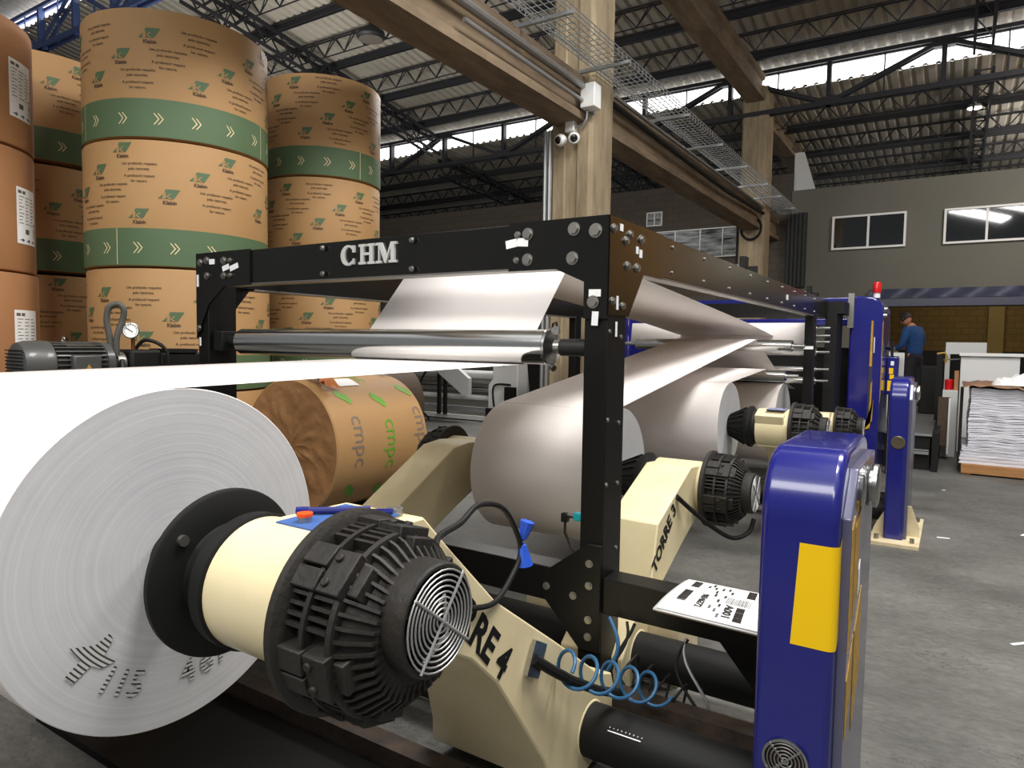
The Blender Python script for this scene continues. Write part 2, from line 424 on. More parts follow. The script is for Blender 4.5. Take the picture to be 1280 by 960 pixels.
for nm, y, z0, z1 in (('skylight', 18.26, 7.84, 8.36), ('skylight', 9.06, R1(9.0) + .02, R1(9.0) + .57)):
    m = MB(); x = XL_; prof = []
    while x < XR_: prof += [(x, 0), (x + .17, 0), (x + .2, .04), (x + .3, .04)]; x += .34
    vs = []; fs = []
    for px, py in prof: vs += [(px, y + py, z0), (px, y + py, z1)]
    for i in range(len(prof) - 1): fs.append((2 * i, 2 * i + 2, 2 * i + 3, 2 * i + 1))
    m.add(vs, fs).build(nm, SKYL, ceil)
def lattice(y, f, x0=-24, x1=11, h=.42, p=.7):
    m = MB(); zt = f(y) - .06; zb = zt - h; t = .022
    m.box(x0, x1, y - .07, y - .04, zt - .03, zt).box(x0, x1, y + .04, y + .07, zt - .03, zt).box(x0, x1, y - .015, y + .015, zb - .02, zb)
    x = x0
    while x < x1 - p:
        for s in (-.05, .05):
            m.bar((x, y + s, zt), (x + p / 2, y, zb), t); m.bar((x + p / 2, y, zb), (x + p, y + s, zt), t)
        x += p
    m.build('lattice_purlin', STEELDK, ceil)
def ibeam(y, f, x0=-24, x1=11):
    z = f(y) - .02
    MB().box(x0, x1, y - .05, y + .05, z - .04, z).box(x0, x1, y - .012, y + .012, z - .2, z).box(x0, x1, y - .05, y + .05, z - .2, z - .17).build('beam_purlin', STEELDK, ceil)
for y in (11.6, 13.5, 15.4, 17.2): ibeam(y, R1)
for y in (10.6, 12.55, 14.45, 16.3): lattice(y, R1)
for y in (20.6, 23.0, 25.4, 27.8): ibeam(y, R2)
for y in (19.4, 21.8, 24.2, 26.6): lattice(y, R2)
def truss(y, zb, zt, x0, x1, p, m_, nm, off=0):
    m = MB()
    for s in (-.09, .09):
        m.box(x0, x1, y + s - .03, y + s + .03, zt - .09, zt).box(x0, x1, y + s - .03, y + s + .03, zb, zb + .11)
    x = x0 + off; k = 0
    while x < x1 - p:
        m.box(x - .05, x + .05, y - .08, y + .08, zb, zt)
        a, b = ((zt - .06), zb + .06) if k % 2 == 0 else (zb + .06, (zt - .06))
        for s in (-.07, .07): m.bar((x, y + s, a), (x + p, y + s, b), .05, .09)
        m.box(x - .2, x + .2, y - .1, y + .1, (zb if k % 2 else zt - .2), (zb + .2 if k % 2 else zt))
        m.bar((x + p / 2, y, zb), (x + p / 2, y, zt), .03)
        x += p; k += 1
    m.build(nm, m_, ceil)
truss(18.0, 7.2, 8.28, -24, 11, 2.3, STEELDK, 'roof_truss', .55)
truss(8.9, R1(9) - .75, R1(9) + .35, -25.9, -14, 1.8, STEELBL, 'roof_truss')
# rafters running with the roof slope: lattice girders at two bays
def rafter(x, f, y0, y1, h=.5):
    m = MB(); n = max(2, int((y1 - y0) / .8)); d = (y1 - y0) / n
    for s in (-.16, .16):
        m.bar((x + s, y0, f(y0) - .25), (x + s, y1, f(y1) - .25), .06, .09)
        m.bar((x + s, y0, f(y0) - .25 - h), (x + s, y1, f(y1) - .25 - h), .05, .07)
        for k in range(n):
            a = y0 + k * d
            m.bar((x + s, a, f(a) - .25), (x + s, a + d / 2, f(a) - .25 - h), .03)
            m.bar((x + s, a + d / 2, f(a) - .25 - h), (x + s, a + d, f(a + d) - .25), .03)
    for k in range(n + 1):
        a = y0 + k * d; m.bar((x - .16, a, f(a) - .25), (x + .16, a, f(a) - .25), .03)
        if k < n: m.bar((x - .16, a, f(a) - .25), (x + .16, a + d, f(a + d) - .25), .02)
    m.build('lattice_rafter', STEELDK, ceil)
rafter(-14.6, R1, 9.2, 18); rafter(.25, R1, 9.2, 18, .3); rafter(.3, R2, 18.3, 33, .3); rafter(-14.6, R2, 18.3, 28); rafter(-9.2, R2, 18.3, 26, .7)
# concrete columns and beams
def column(x, y, h, label):
    m = MB(); w_ = .31
    m.prism([(-w_, -w_ + .05), (-w_ + .05, -w_), (-.1, -w_), (-.08, -w_ + .02), (.08, -w_ + .02), (.1, -w_), (w_ - .05, -w_), (w_, -w_ + .05), (w_, w_), (-w_, w_)],
            lambda a, b, t: (x + a, y + b, t), 0, h)
    return tag(m.build('concrete_column', CONC, base=(x, y, 0)), label, 'column')
column(-4.4, 8.55, 9.0, 'tall weathered concrete column behind the black gantry carrying the security cameras')
column(-4.4, 18.2, 7.9, 'farther weathered concrete column standing in front of the dark block wall')
def cbeam(x, y0, y1, z0, z1, label, w_=.22):
    m = MB(); f = .1
    poly = [(-w_, z0), (w_, z0), (w_, z0 + f), (w_ - .07, z0 + f + .04), (w_ - .07, z1 - f - .04), (w_, z1 - f), (w_, z1), (-w_, z1), (-w_, z1 - f), (-w_ + .07, z1 - f - .04), (-w_ + .07, z0 + f + .04), (-w_, z0 + f)]
    m.prism(poly, lambda a, b, t: (x + a, t, b), y0, y1)
    return tag(m.build('concrete_beam', CONCD, base=(x, (y0 + y1) / 2, z0)), label, 'beam')
cbeam(-4.4, .5, 8.24, 4.4, 4.95, 'long stained concrete crane beam running from the ceiling side to the near column')
cbeam(-4.4, 8.86, 17.89, 4.42, 4.95, 'stained concrete crane beam spanning between the near and far columns')
cbeam(-4.4, 8.9, 17.88, 7.55, 8.15, 'high concrete roof beam meeting the top of the far column')
cbeam(-4.4, 18.52, 20, 4.42, 4.95, 'short stained concrete beam from the far column to the grey wall')
cbeam(-4.4, 18.52, 25, 7.1, 7.6, 'high concrete beam above the wall beyond the far column')
# conduits along the beam, down the column
def path(pts, r, name, m_, label, cat, group=None, n=8):
    o = MB().tube(pts, r, n).build(name, m_); return tag(o, label, cat, group)
path([(-4.12, .6, 4.78), (-4.12, 8.2, 4.78)], .04, 'steel_conduit', GALV, 'thick grey conduit along the upper side of the near crane beam', 'conduit')
path([(-4.13, 5.5, 4.62), (-4.13, 8.1, 4.6), (-4.1, 8.3, 4.5)], .025, 'steel_conduit', GALV, 'thin grey conduit along the lower side of the near crane beam', 'conduit')
path([(-4.1, 8.9, 4.8), (-4.1, 12, 4.74), (-4.1, 14.5, 4.7), (-4.1, 17.8, 4.78)], .04, 'black_conduit', BLKM, 'black conduit sagging along the far crane beam', 'conduit')
path([(-4.1, 8.9, 4.92), (-4.1, 17.8, 4.92)], .028, 'steel_conduit', GALV, 'grey conduit along the top of the far crane beam', 'conduit')
for k, (dx, lab) in enumerate(((-.36, 'left one of the grey conduits down the near column'), (-.29, 'right one of the grey conduits down the near column'))):
    path([(-4.4 + dx, 8.2, 0.02), (-4.4 + dx, 8.2, 4.35)], .03, 'steel_conduit', GALV, lab, 'conduit')
path([(-4.4 + .25 * math.cos(a) , 17.86, 4.45 + .28 * math.sin(a)) for a in [k * PI / 10 for k in range(21)]], .03, 'coiled_cable', BLKM, 'black cable coil hanging on the far column', 'cable')
path([(-4.745, 17.95, 4.6), (-4.745, 17.95, 3.9), (-4.745, 17.95, 3.0)], .035, 'black_cable', BLKM, 'black cable hanging beside the left edge of the far column', 'cable')
jb = MB().obox((-4.06, 8.12, 4.66), (.2, .2, .3)).build('junction_box', WHT, bevel=.01); tag(jb, 'white junction box at the corner of the near concrete column', 'box')
# twin dome cameras
sc_ = thing('security_camera', 'white twin dome security camera on the front of the near column', 'camera', (-4.38, 8.2, 4.1))
MB().obox((-4.36, 8.17, 4.34), (.13, .12, .14)).build('mount_box', WHT, sc_, bevel=.01)
MB().tube([(-4.3, 8.16, 4.33), (-4.18, 8.14, 4.33), (-4.12, 8.14, 4.4), (-4.11, 8.14, 4.52)], .018).build('conduit', GALV, sc_)
for dx, r in ((-.1, Vector((-.3, -1, -.2))), (.09, Vector((.5, -1, -.3)))):
    c = Vector((-4.37 + dx, 8.1, 4.17))
    b = MB().lathe([(0, -.075), (.05, -.06), (.075, -.02), (.08, .02), (.065, .055), (.05, .06)], c, r, 20).build('camera_dome', WHT, sc_)
    MB().lathe([(.052, .055), (.04, .075), (0, .085)], c, r, 20).build('lens', BLK, b)
# wire mesh cable tray
tr = thing('wire_cable_tray', 'long galvanised wire basket cable tray beside the concrete crane beams', 'cable tray', (-4.05, 9, 5.0))
m = MB(); ya, yb = 3.5, 19.5; x0, x1, zb = -4.05, -3.6, 5.02
for i in range(7): m.bar((x0 + (x1 - x0) * i / 6, ya, zb), (x0 + (x1 - x0) * i / 6, yb, zb), .009)
for x in (x0, x1):
    for z in (.05, .1): m.bar((x, ya, zb + z), (x, yb, zb + z), .009)
y = ya
while y < yb:
    m.bar((x0, y, zb), (x1, y, zb), .008); m.bar((x0, y, zb), (x0, y, zb + .1), .008); m.bar((x1, y, zb), (x1, y, zb + .1), .008); y += .13
m.build('wire_basket', GALV, tr)
for y in (4.6, 6.6, 8.1, 10.4, 12.2, 13.9, 15.6, 17.0, 18.6):
    MB().box(-4.5, -3.52, y - .02, y + .02, 4.97, 5.01).build('bracket_bar', GALV, tr)
# lamps under the roof
l1 = thing('high_bay_lamp', 'small glowing round lamp under the far roof at right', 'lamp', (.17, 20.2, 7.3))
MB().lathe([(.15, 0), (.16, .02), (.11, .08), (.03, .12), (.03, .2), (0, .2)], (.17, 20.2, 7.3), (0, 0, 1), 24).build('housing', WHTG, l1)
MB().lathe([(0, 0), (.145, 0)], (.17, 20.2, 7.295), (0, 0, 1), 24).build('diffuser', mat('lamp_glow', (255, 255, 250), .5, emit=14), l1)
l2 = thing('high_bay_lamp', 'unlit dark round lamp hanging beside the near roof lattice', 'lamp', (-11.9, 12.2, 8.6))
MB().lathe([(0, 0), (.3, 0), (.34, .05), (.32, .16), (.1, .22), (.04, .4), (0, .4)], (-11.9, 12.2, 8.6), (0, 0, 1), 24).build('housing', STEELDK, l2)
MB().lathe([(0, 0), (.28, 0)], (-11.9, 12.2, 8.592), (0, 0, 1), 24).build('diffuser', mat('unlit_lamp', (110, 104, 96), .5), l2)
# ------------------------------------------------------------------ black gantry frame
XR, XLF, YF, ZT, ZB = -1.141, -3.82, 2.468, 2.0, 1.80
fr = thing('gantry_frame', 'black bolted steel gantry frame over the front paper roll with raised lettering', 'frame', (-2.5, 5, 0))
def post(x0, x1, y0, y1, z0, z1): return MB().box(x0, x1, y0, y1, z0, z1).build('post', BLKS, fr, bevel=.004)
post(-1.243, XR, YF + .004, 2.648, 0, 1.99)
post(XLF, XLF + .1, YF + .004, 2.66, 0, 1.99)
post(-1.23, XR - .004, 7.2, 7.34, 0, 1.82)
post(XLF, XLF + .09, 7.2, 7.34, 0, 1.82)
bm_ = MB().box(XLF + .1, -1.243, YF + .004, YF + .07, ZB + .01, ZT - .004).build('front_beam', BLK, fr, bevel=.003)
MB().box(-3.6, -1.37, YF + .004, YF + .1, ZB + .004, ZB + .012).build('lower_flange', STEELD, bm_)
def side_beam(x0, x1):
    b = MB().box(x0, x1, 2.66, 7.98, ZB + .012, ZT).build('side_beam', BLK, fr, bevel=.003)
    MB().box(x0, x1, 2.8, 7.2, ZB + .002, ZB + .012).build('lower_flange', STEELD, b)
    return b
side_beam(-1.22, XR - .008); side_beam(XLF + .008, XLF + .09)
MB().box(XLF, XR, 7.9, 7.98, 1.82, 1.98).build('rear_beam', BLK, fr)
# gusset plates
yz = lambda x: (lambda a, b, t: (x + t, a, b))
xz = lambda y: (lambda a, b, t: (a, y + t, b))
gp = [(YF, ZT), (3.05, ZT), (3.05, 1.8), (2.82, 1.8), (2.665, 1.615), (YF, 1.615)]
for x in (XR - .008, XLF - .004):
    MB().prism(gp, yz(x), 0, .012).build('gusset_plate', BLK, fr)
MB().prism([(XR, ZT), (-1.6, ZT), (-1.6, 1.8), (-1.37, 1.8), (-1.243, 1.745), (-1.243, 1.6), (XR, 1.6)], xz(YF - .008), 0, .012).build('gusset_plate', BLK, fr)
MB().prism([(XLF, ZT), (-3.32, ZT), (-3.32, 1.8), (-3.55, 1.8), (-3.7, 1.7), (XLF, 1.5)], xz(YF - .008), 0, .012).build('gusset_plate', BLK, fr)
MB().prism([(XR, .7), (-1.2, .7), (-1.405, .545), (-1.41, .45), (-1.23, .26), (XR, .26)], xz(YF - .012), 0, .016).build('gusset_plate', BLKS, fr, bevel=.003)
# lower cross tubes
MB().box(XLF + .1, -1.25, YF + .01, YF + .13, .42, .565).build('cross_tube', BLKS, fr, bevel=.004)
MB().box(-1.14, -.40, YF + .01, YF + .13, .42, .565).build('cross_tube', BLKS, fr, bevel=.004)
MB().prism([(-.70, .42), (-.41, .42), (-.41, .1), (-.46, .14)], xz(YF + .06), 0, .012).build('brace_plate', BLKM, fr)
# bolts
def bolt(p, ax, r=.016, h=.012, m_=STEELD):
    p = Vector(p); a = Vector(ax)
    b = MB().cyl(p, p + a * .004, r * 1.35, n=16).cyl(p + a * .003, p + a * h, r, n=6)
    return b.build('bolt', m_, fr)
for x, z, r in ((-3.775, 1.945, .017), (-3.71, 1.955, .017), (-3.55, 1.945, .018), (-3.71, 1.865, .016), (-3.55, 1.86, .016), (-3.49, 1.945, .011), (-3.49, 1.86, .011),
                (-2.73, 1.968, .010), (-2.73, 1.838, .010), (-2.134, 1.968, .010), (-2.134, 1.836, .010), (-1.555, 1.95, .011), (-1.505, 1.95, .019), (-1.56, 1.845, .010), (-1.505, 1.845, .019),
                (-1.29, 1.955, .02), (-1.195, 1.942, .021), (-1.295, 1.84, .02), (-1.2, 1.665, .019), (-3.79, 1.56, .014)):
    bolt((x, YF - .009, z), (0, -1, 0), r)
for y, z, r in ((2.5, 1.952, .014), (2.62, 1.92, .014), (2.66, 1.95, .013), (2.78, 1.945, .015), (2.64, 1.82, .015), (2.74, 1.82, .016), (2.5, 1.67, .012), (2.6, 1.655, .012)):
    bolt((XR + .004, y, z), (1, 0, 0), r)
for k in range(9):
    y = 3.2 + .5 * k
    bolt((XR - .008, y, 1.965), (1, 0, 0), .007, .008); bolt((XR - .008, y, 1.845), (1, 0, 0), .007, .008)
for y, z in ((2.49, 1.55), (2.6, 1.53), (2.49, 1.2), (2.6, 1.18), (2.49, .94), (2.6, .93), (2.6, .66)): bolt((XR, y, z), (1, 0, 0), .007, .006)
for x, z in ((-1.19, .62), (-1.19, .53), (-1.26, .475), (-1.385, .49), (-1.19, .39), (-1.19, .32)): bolt((x, YF - .012, z), (0, -1, 0), .012)
# scraps of white tape
def tape(c, w_, h_, rot, ax):
    R_ = Matrix.Rotation(rot, 3, 'Y' if ax == 'y' else 'X')
    sz = (w_, .002, h_) if ax == 'y' else (.002, w_, h_)
    MB().obox(c, sz, R_).build('tape', TAPE, fr)
for x, z, w_, h_, r in ((-3.66, 1.945, .05, .03, .0), (-3.53, 1.905, .062, .03, -.22), (-3.455, 1.905, .075, .03, -.25), (-1.585, 1.915, .055, .034, -.15), (-1.53, 1.918, .055, .034, .08),
                        (-1.193, 1.70, .052, .028, .02), (-1.19, 1.6, .028, .055, .05), (-3.8, 1.84, .018, .07, 0), (-3.78, 1.48, .014, .05, 0)):
    tape((x, YF - .0105, z), w_, h_, r, 'y')
for y, z, w_, h_ in ((2.57, 1.965, .03, .028), (2.735, 1.895, .025, .03), (2.775, 1.885, .03, .034), (2.545, 1.665, .018, .055), (2.54, 1.56, .016, .06), (5.9, 1.9, .07, .04)):
    tape((XR + .006 if y < 3 else XR - .006, y, z), w_, h_, 0, 'x')
MB().box(-1.231, XR - .002, 7.197, 7.2, 1.48, 1.51).build('tape', TAPE, fr)
# raised lettering C H M
def serif_letters():
    m = MB(); cnt = [0]
    def fn(x0, z0):
        cnt[0] += 1; e = .0002 * cnt[0]
        return lambda a, b, t: (x0 + a, YF + .004 - t * (1 + e * 40), z0 + b)
    H = .098
    def pr(poly, x): m.prism(poly, fn(x, 1.872), 0, .01)
    def bx(x, a0, a1, b0, b1): pr([(a0, b0), (a1, b0), (a1, b1), (a0, b1)], x)
    x = -2.606   # C
    N = 22; cx, cz = .052, H / 2
    for k in range(N):
        a = .75 + (2 * PI - 1.5) * k / N; b = .75 + (2 * PI - 1.5) * (k + 1) / N
        f = lambda t: .011 + .012 * max(0, -math.cos(t))
        q = lambda t, d: (cx + (.05 - d) * math.cos(t), cz + (.051 - d * .8) * math.sin(t))
        pr([q(a, 0), q(b, 0), q(b, f(b) * 1.2), q(a, f(a) * 1.2)], x)
    bx(x, .083, .096, .062, .096); bx(x, .086, .094, .004, .032)
    x = -2.479   # H
    for a in (.012, .072): bx(x, a, a + .022, 0, H); bx(x, a - .012, a + .034, 0, .012); bx(x, a - .012, a + .034, H - .012, H)
    bx(x, .03, .078, .044, .056)
    x = -2.362  # M
    bx(x, .014, .022, 0, H); bx(x, 0, .034, 0, .012); bx(x, 0, .03, H - .012, H)
    bx(x, .094, .116, 0, H); bx(x, .082, .128, 0, .012); bx(x, .1, .128, H - .012, H)
    pr([(.012, H), (.034, H), (.067, .03), (.055, 0)], x); pr([(.055, 0), (.067, .03), (.094, H), (.106, H), (.063, 0)], x)
    return m
serif_letters().build('lettering', mat('silver_letter', (205, 205, 202), .45, metal=.3), bm_)

# ------------------------------------------------------------------ chrome guide roller
YG, ZG, RG = 2.56, 1.484, .075
gr = thing('guide_roller', 'large polished chrome guide roller mounted between the front gantry posts', 'roller', (-2.5, YG, ZG))
MB().lathe([(.0, 0), (.06, 0), (RG - .004, .0), (RG, .004), (RG, 2.056), (RG - .004, 2.06), (.06, 2.06), (0, 2.06)], (-3.51, YG, ZG), (1, 0, 0), 64).build('barrel', CHROME, gr)
MB().lathe([(RG - .012, 0), (RG + .002, .0), (RG + .002, .012), (.05, .02), (.03, .03), (.03, .09), (.026, .1)], (-1.45, YG, ZG), (1, 0, 0), 40).build('end_flange', STEEL, gr)
MB().cyl((-1.39, YG, ZG), (-1.244, YG, ZG), .036, n=28).build('shaft_sleeve', RUB, gr)
MB().cyl((-3.72, YG, ZG), (-3.51, YG, ZG), .032, n=24).build('shaft', BLKM, gr)
MB().box(-3.72, -3.63, YG - .06, YG + .06, ZG - .06, ZG + .06).build('bearing_block', BLKM, gr, bevel=.006)
g = MB().cyl((-1.405, YG - .02, ZG + .07), (-1.405, YG - .035, ZG + .07), .018, n=20).build('valve_gauge', STEEL, gr)
MB().tube([(-1.44, YG, ZG + .06), (-1.435, YG, ZG + .1), (-1.42, YG, ZG + .105), (-1.41, YG, ZG + .07)], .005).build('air_hose', BLKM, gr)
MB().cyl((-1.43, YG - .02, ZG - .08), (-1.41, YG - .03, ZG - .09), .014, n=12).build('screw', STEEL, gr)
# small tie roller seen in the corner of the gantry
o = MB().lathe([(.011, 0), (.011, .13), (.028, .15), (.03, .2), (.026, .24), (0, .24)], (-1.52, 3.35, 1.86), (1, 0, 0), 20).build('tie_rod', STEEL)
tag(o, 'short steel rod with flared end inside the right corner of the gantry', 'rod')
for yb, nm in ((4.92, 'nearer short chrome bar with a black clamp on top of the right gantry beam'), (7.5, 'farther short chrome bar with a black clamp on top of the right gantry beam')):
    tb_ = thing('tension_bar', nm, 'bar', (-1.3, yb, 2.0))
    MB().cyl((-1.9, yb, 2.045), (-1.27, yb, 2.045), .028, n=20).build('bar', CHROME, tb_)
    MB().box(-1.27, -1.23, yb - .05, yb + .05, 2.0, 2.12).build('clamp', BLKM, tb_, bevel=.004); MB().box(-1.22, -1.16, yb - .02, yb + .02, 2.0, 2.05).build('clamp_foot', BLKM, tb_)
# top turning roller under the gantry
o = MB().cyl((-3.71, 3.0, 1.91), (-1.225, 3.0, 1.91), .05, n=40).build('turning_roller', CHROME); tag(o, 'chrome turning roller tucked behind the lettered front beam', 'roller')

# ------------------------------------------------------------------ paper rolls
def paper_roll(x0, x1, y, z, r, label, core=.075):
    t = thing('paper_roll', label, 'paper roll', ((x0 + x1) / 2, y, z), 'white paper rolls on the unwind stand')
    MB().lathe([(r - .002, 0), (r, .002), (r, x1 - x0 - .002), (r - .002, x1 - x0)], (x0, y, z), (1, 0, 0), 128).build('paper_winding', PAPERW, t)
    MB().lathe([(r - .002, 0), (core, -.001)], (x0, y, z), (1, 0, 0), 128).build('roll_end', PEND, t)
    e = MB().lathe([(r - .002, 0), (core, .001)], (x1, y, z), (1, 0, 0), 128).build('roll_end', PEND, t)
    MB().lathe([(core, -.002), (core, x1 - x0 + .002), (core - .012, x1 - x0 + .002), (core - .012, -.002), (core, -.002)], (x0, y, z), (1, 0, 0), 40).build('cardboard_core', KRAFTD, t)
    return t, e
P4 = (-2.6, -1.575, .96, .966, .412); P3 = (-2.34, -1.575, 3.61, .747, .39); P2 = (-2.25, -1.42, 5.32, .899, .322); P1 = (-2.25, -1.42, 7.3, .734, .397)
t4, e4 = paper_roll(*P4, 'large white paper roll in the foreground with grey face and black flange')
t3, e3 = paper_roll(*P3, 'white paper roll behind the right gantry post, second from the front')
t2, e2 = paper_roll(*P2, 'white paper roll with a black cone pulling out, third from the front')
t1, e1 = paper_roll(*P1, 'farthest white paper roll, fourth from the front, behind the white third roll')
# ink code stencilled on the face of the front roll, set along an arc
def arc_text(body, a0, rad, size, bold, step=None):
    m = MB(); a = a0
    for ch in body:
        if ch == ' ': a += size * .55 / rad; continue
        t = text2d(ch, size, bold)
        wd = max(v[0] for v in t[0])
        def fn(x, y, a=a):
            ang = a + x / rad; r = rad - y
            return (P4[1] + .003, P4[2] + r * math.cos(ang), P4[3] + r * math.sin(ang))
        m.flat(t, fn); a += (wd + size * .16) / rad
    return m
def ink_lines(name, src): return merge(e4, src.build(name, INKM, t4))
INKM = mat('striped_ink', (70, 66, 64), .8)
nt = INKM.node_tree; b_ = nt.nodes['Principled BSDF']
tc_ = nt.nodes.new('ShaderNodeTexCoord'); sp_ = nt.nodes.new('ShaderNodeSeparateXYZ'); nt.links.new(tc_.outputs['Object'], sp_.inputs[0])
cb_ = nt.nodes.new('ShaderNodeCombineXYZ'); nt.links.new(sp_.outputs[1], cb_.inputs[0]); nt.links.new(sp_.outputs[2], cb_.inputs[1])
ln_ = nt.nodes.new('ShaderNodeVectorMath'); ln_.operation = 'LENGTH'; nt.links.new(cb_.outputs[0], ln_.inputs[0])
mu_ = nt.nodes.new('ShaderNodeMath'); mu_.operation = 'MULTIPLY'; mu_.inputs[1].default_value = 640; nt.links.new(ln_.outputs['Value'], mu_.inputs[0])
si_ = nt.nodes.new('ShaderNodeMath'); si_.operation = 'SINE'; nt.links.new(mu_.outputs[0], si_.inputs[0])
rp_ = nt.nodes.new('ShaderNodeValToRGB'); rp_.color_ramp.elements[0].position = .1; rp_.color_ramp.elements[1].position = .5
rp_.color_ramp.elements[0].color = lin((206, 204, 202)); rp_.color_ramp.elements[1].color = lin((62, 58, 56))
nt.links.new(si_.outputs[0], rp_.inputs['Fac']); nt.links.new(rp_.outputs['Color'], b_.inputs['Base Color'])
m = arc_text('115  46A85', math.radians(230), .325, .085, .001)
ar = ([(-.055, .012), (-.012, .05), (-.004, .085), (.02, .08), (.03, .045), (.07, .045), (.045, .02), (.018, .015), (.012, -.03), (-.012, -.03), (-.012, .012)], [tuple(range(11))])
def afn(x, y):
    ang = math.radians(219) + x / .3; r = .3 - y
    return (P4[1] + .003, P4[2] + r * math.cos(ang), P4[3] + r * math.sin(ang))
m.flat(ar, afn)
ink_lines('ink_code', m)

# ------------------------------------------------------------------ webs of paper
def web(pts, x0, x1, label, x0b=None):
    """pts: list of (y,z) profile"""
    m = MB(); n = len(pts)
    vs = []
    for k, (y, z) in enumerate(pts):
        t = k / (n - 1); a = x0 + ((x0b if x0b is not None else x0) - x0) * t
        vs += [(a, y, z), (x1, y, z)]
    m.add(vs, [(2 * i, 2 * i + 1, 2 * i + 3, 2 * i + 2) for i in range(n - 1)])
    o = m.build('paper_web', PAPERW, solid=.0006, sharp=60)
    return tag(o, label, 'paper sheet')
def arc(y, z, r, a0, a1, n=14): return [(y + r * math.cos(math.radians(a0 + (a1 - a0) * k / n)), z + r * math.sin(math.radians(a0 + (a1 - a0) * k / n))) for k in range(n + 1)]
web(arc(P4[2], P4[3], P4[4] + .0008, 91, 89, 2) + arc(YG, ZG, RG + .002, -88, 28, 16) + [(2.93, 1.85)] + arc(3.0, 1.91, .052, 130, 88, 8)[0:] , P4[0], P4[1],
    'white paper web running from the foreground roll under the chrome roller and up')
web(arc(3.0, 1.91, .0535, 86, 78, 3) + [(4.5, 1.86), (6.5, 1.715), (7.85, 1.59)], P4[0], -1.6, 'pinkish shaded paper web descending inside the gantry towards the far rollers')
YA, ZA, RA = 6.75, 1.51, .054
YBb, ZBb, RB = 6.5, 1.24, .054
web(arc(P3[2], P3[3], P3[4] + .0008, 100, 98, 2) + arc(YA, ZA, RA + .002, 98, 60, 6) + [(7.9, 1.17)], P3[0], P3[1], 'paper web rising from the second roll to the upper idler roller')
web(arc(P2[2], P2[3], P2[4] + .0008, 96, 94, 2) + arc(YBb, ZBb, RB + .002, 94, 60, 6) + [(7.9, 1.05)], P2[0], P2[1], 'narrow paper web rising from the third roll to the lower idler roller')
web(arc(P1[2], P1[3], P1[4] + .0008, 94, 92, 2) + [(8.4, 1.12)], P1[0], P1[1], 'short paper web leaving the farthest roll')
web([(7.58, 1.515), (7.62, 1.75)], -3.2, -1.225, 'flat white paper web standing in the blue machine entry')
# idler rollers
def idler(y, z, r, xl, xr, xe, label, neck=.018):
    t = thing('idler_roller', label, 'roller', ((xl + xr) / 2, y, z), 'chrome idler rollers at the machine entry')
    MB().lathe([(0, 0), (r - .004, 0), (r, .005), (r, xr - xl - .005), (r - .004, xr - xl), (0, xr - xl)], (xl, y, z), (1, 0, 0), 32).build('barrel', CHROME, t)
    MB().cyl((xr, y, z), (xe, y, z), neck, n=16).build('shaft', STEEL, t)
    MB().cyl((xl - .25, y, z), (xl, y, z), neck, n=16).build('shaft', STEEL, t)
idler(YA, ZA, RA, -2.78, -1.25, -1.145, 'upper chrome idler roller carrying the web of the second roll')
idler(YBb, ZBb, RB, -2.75, -1.25, -1.145, 'lower chrome idler roller carrying the web of the third roll')
for k, (z, r) in enumerate(((1.70, .03), (1.62, .025), (1.555, .03), (1.45, .04), (1.27, .028), (1.15, .04))):
    idler(7.78, z, r, -1.85, -1.2, -1.08, '%s of the six chrome roller ends between the two black uprights' % ['topmost', 'second from top', 'third from top', 'fourth from top', 'fifth from top', 'lowest'][k], .014)

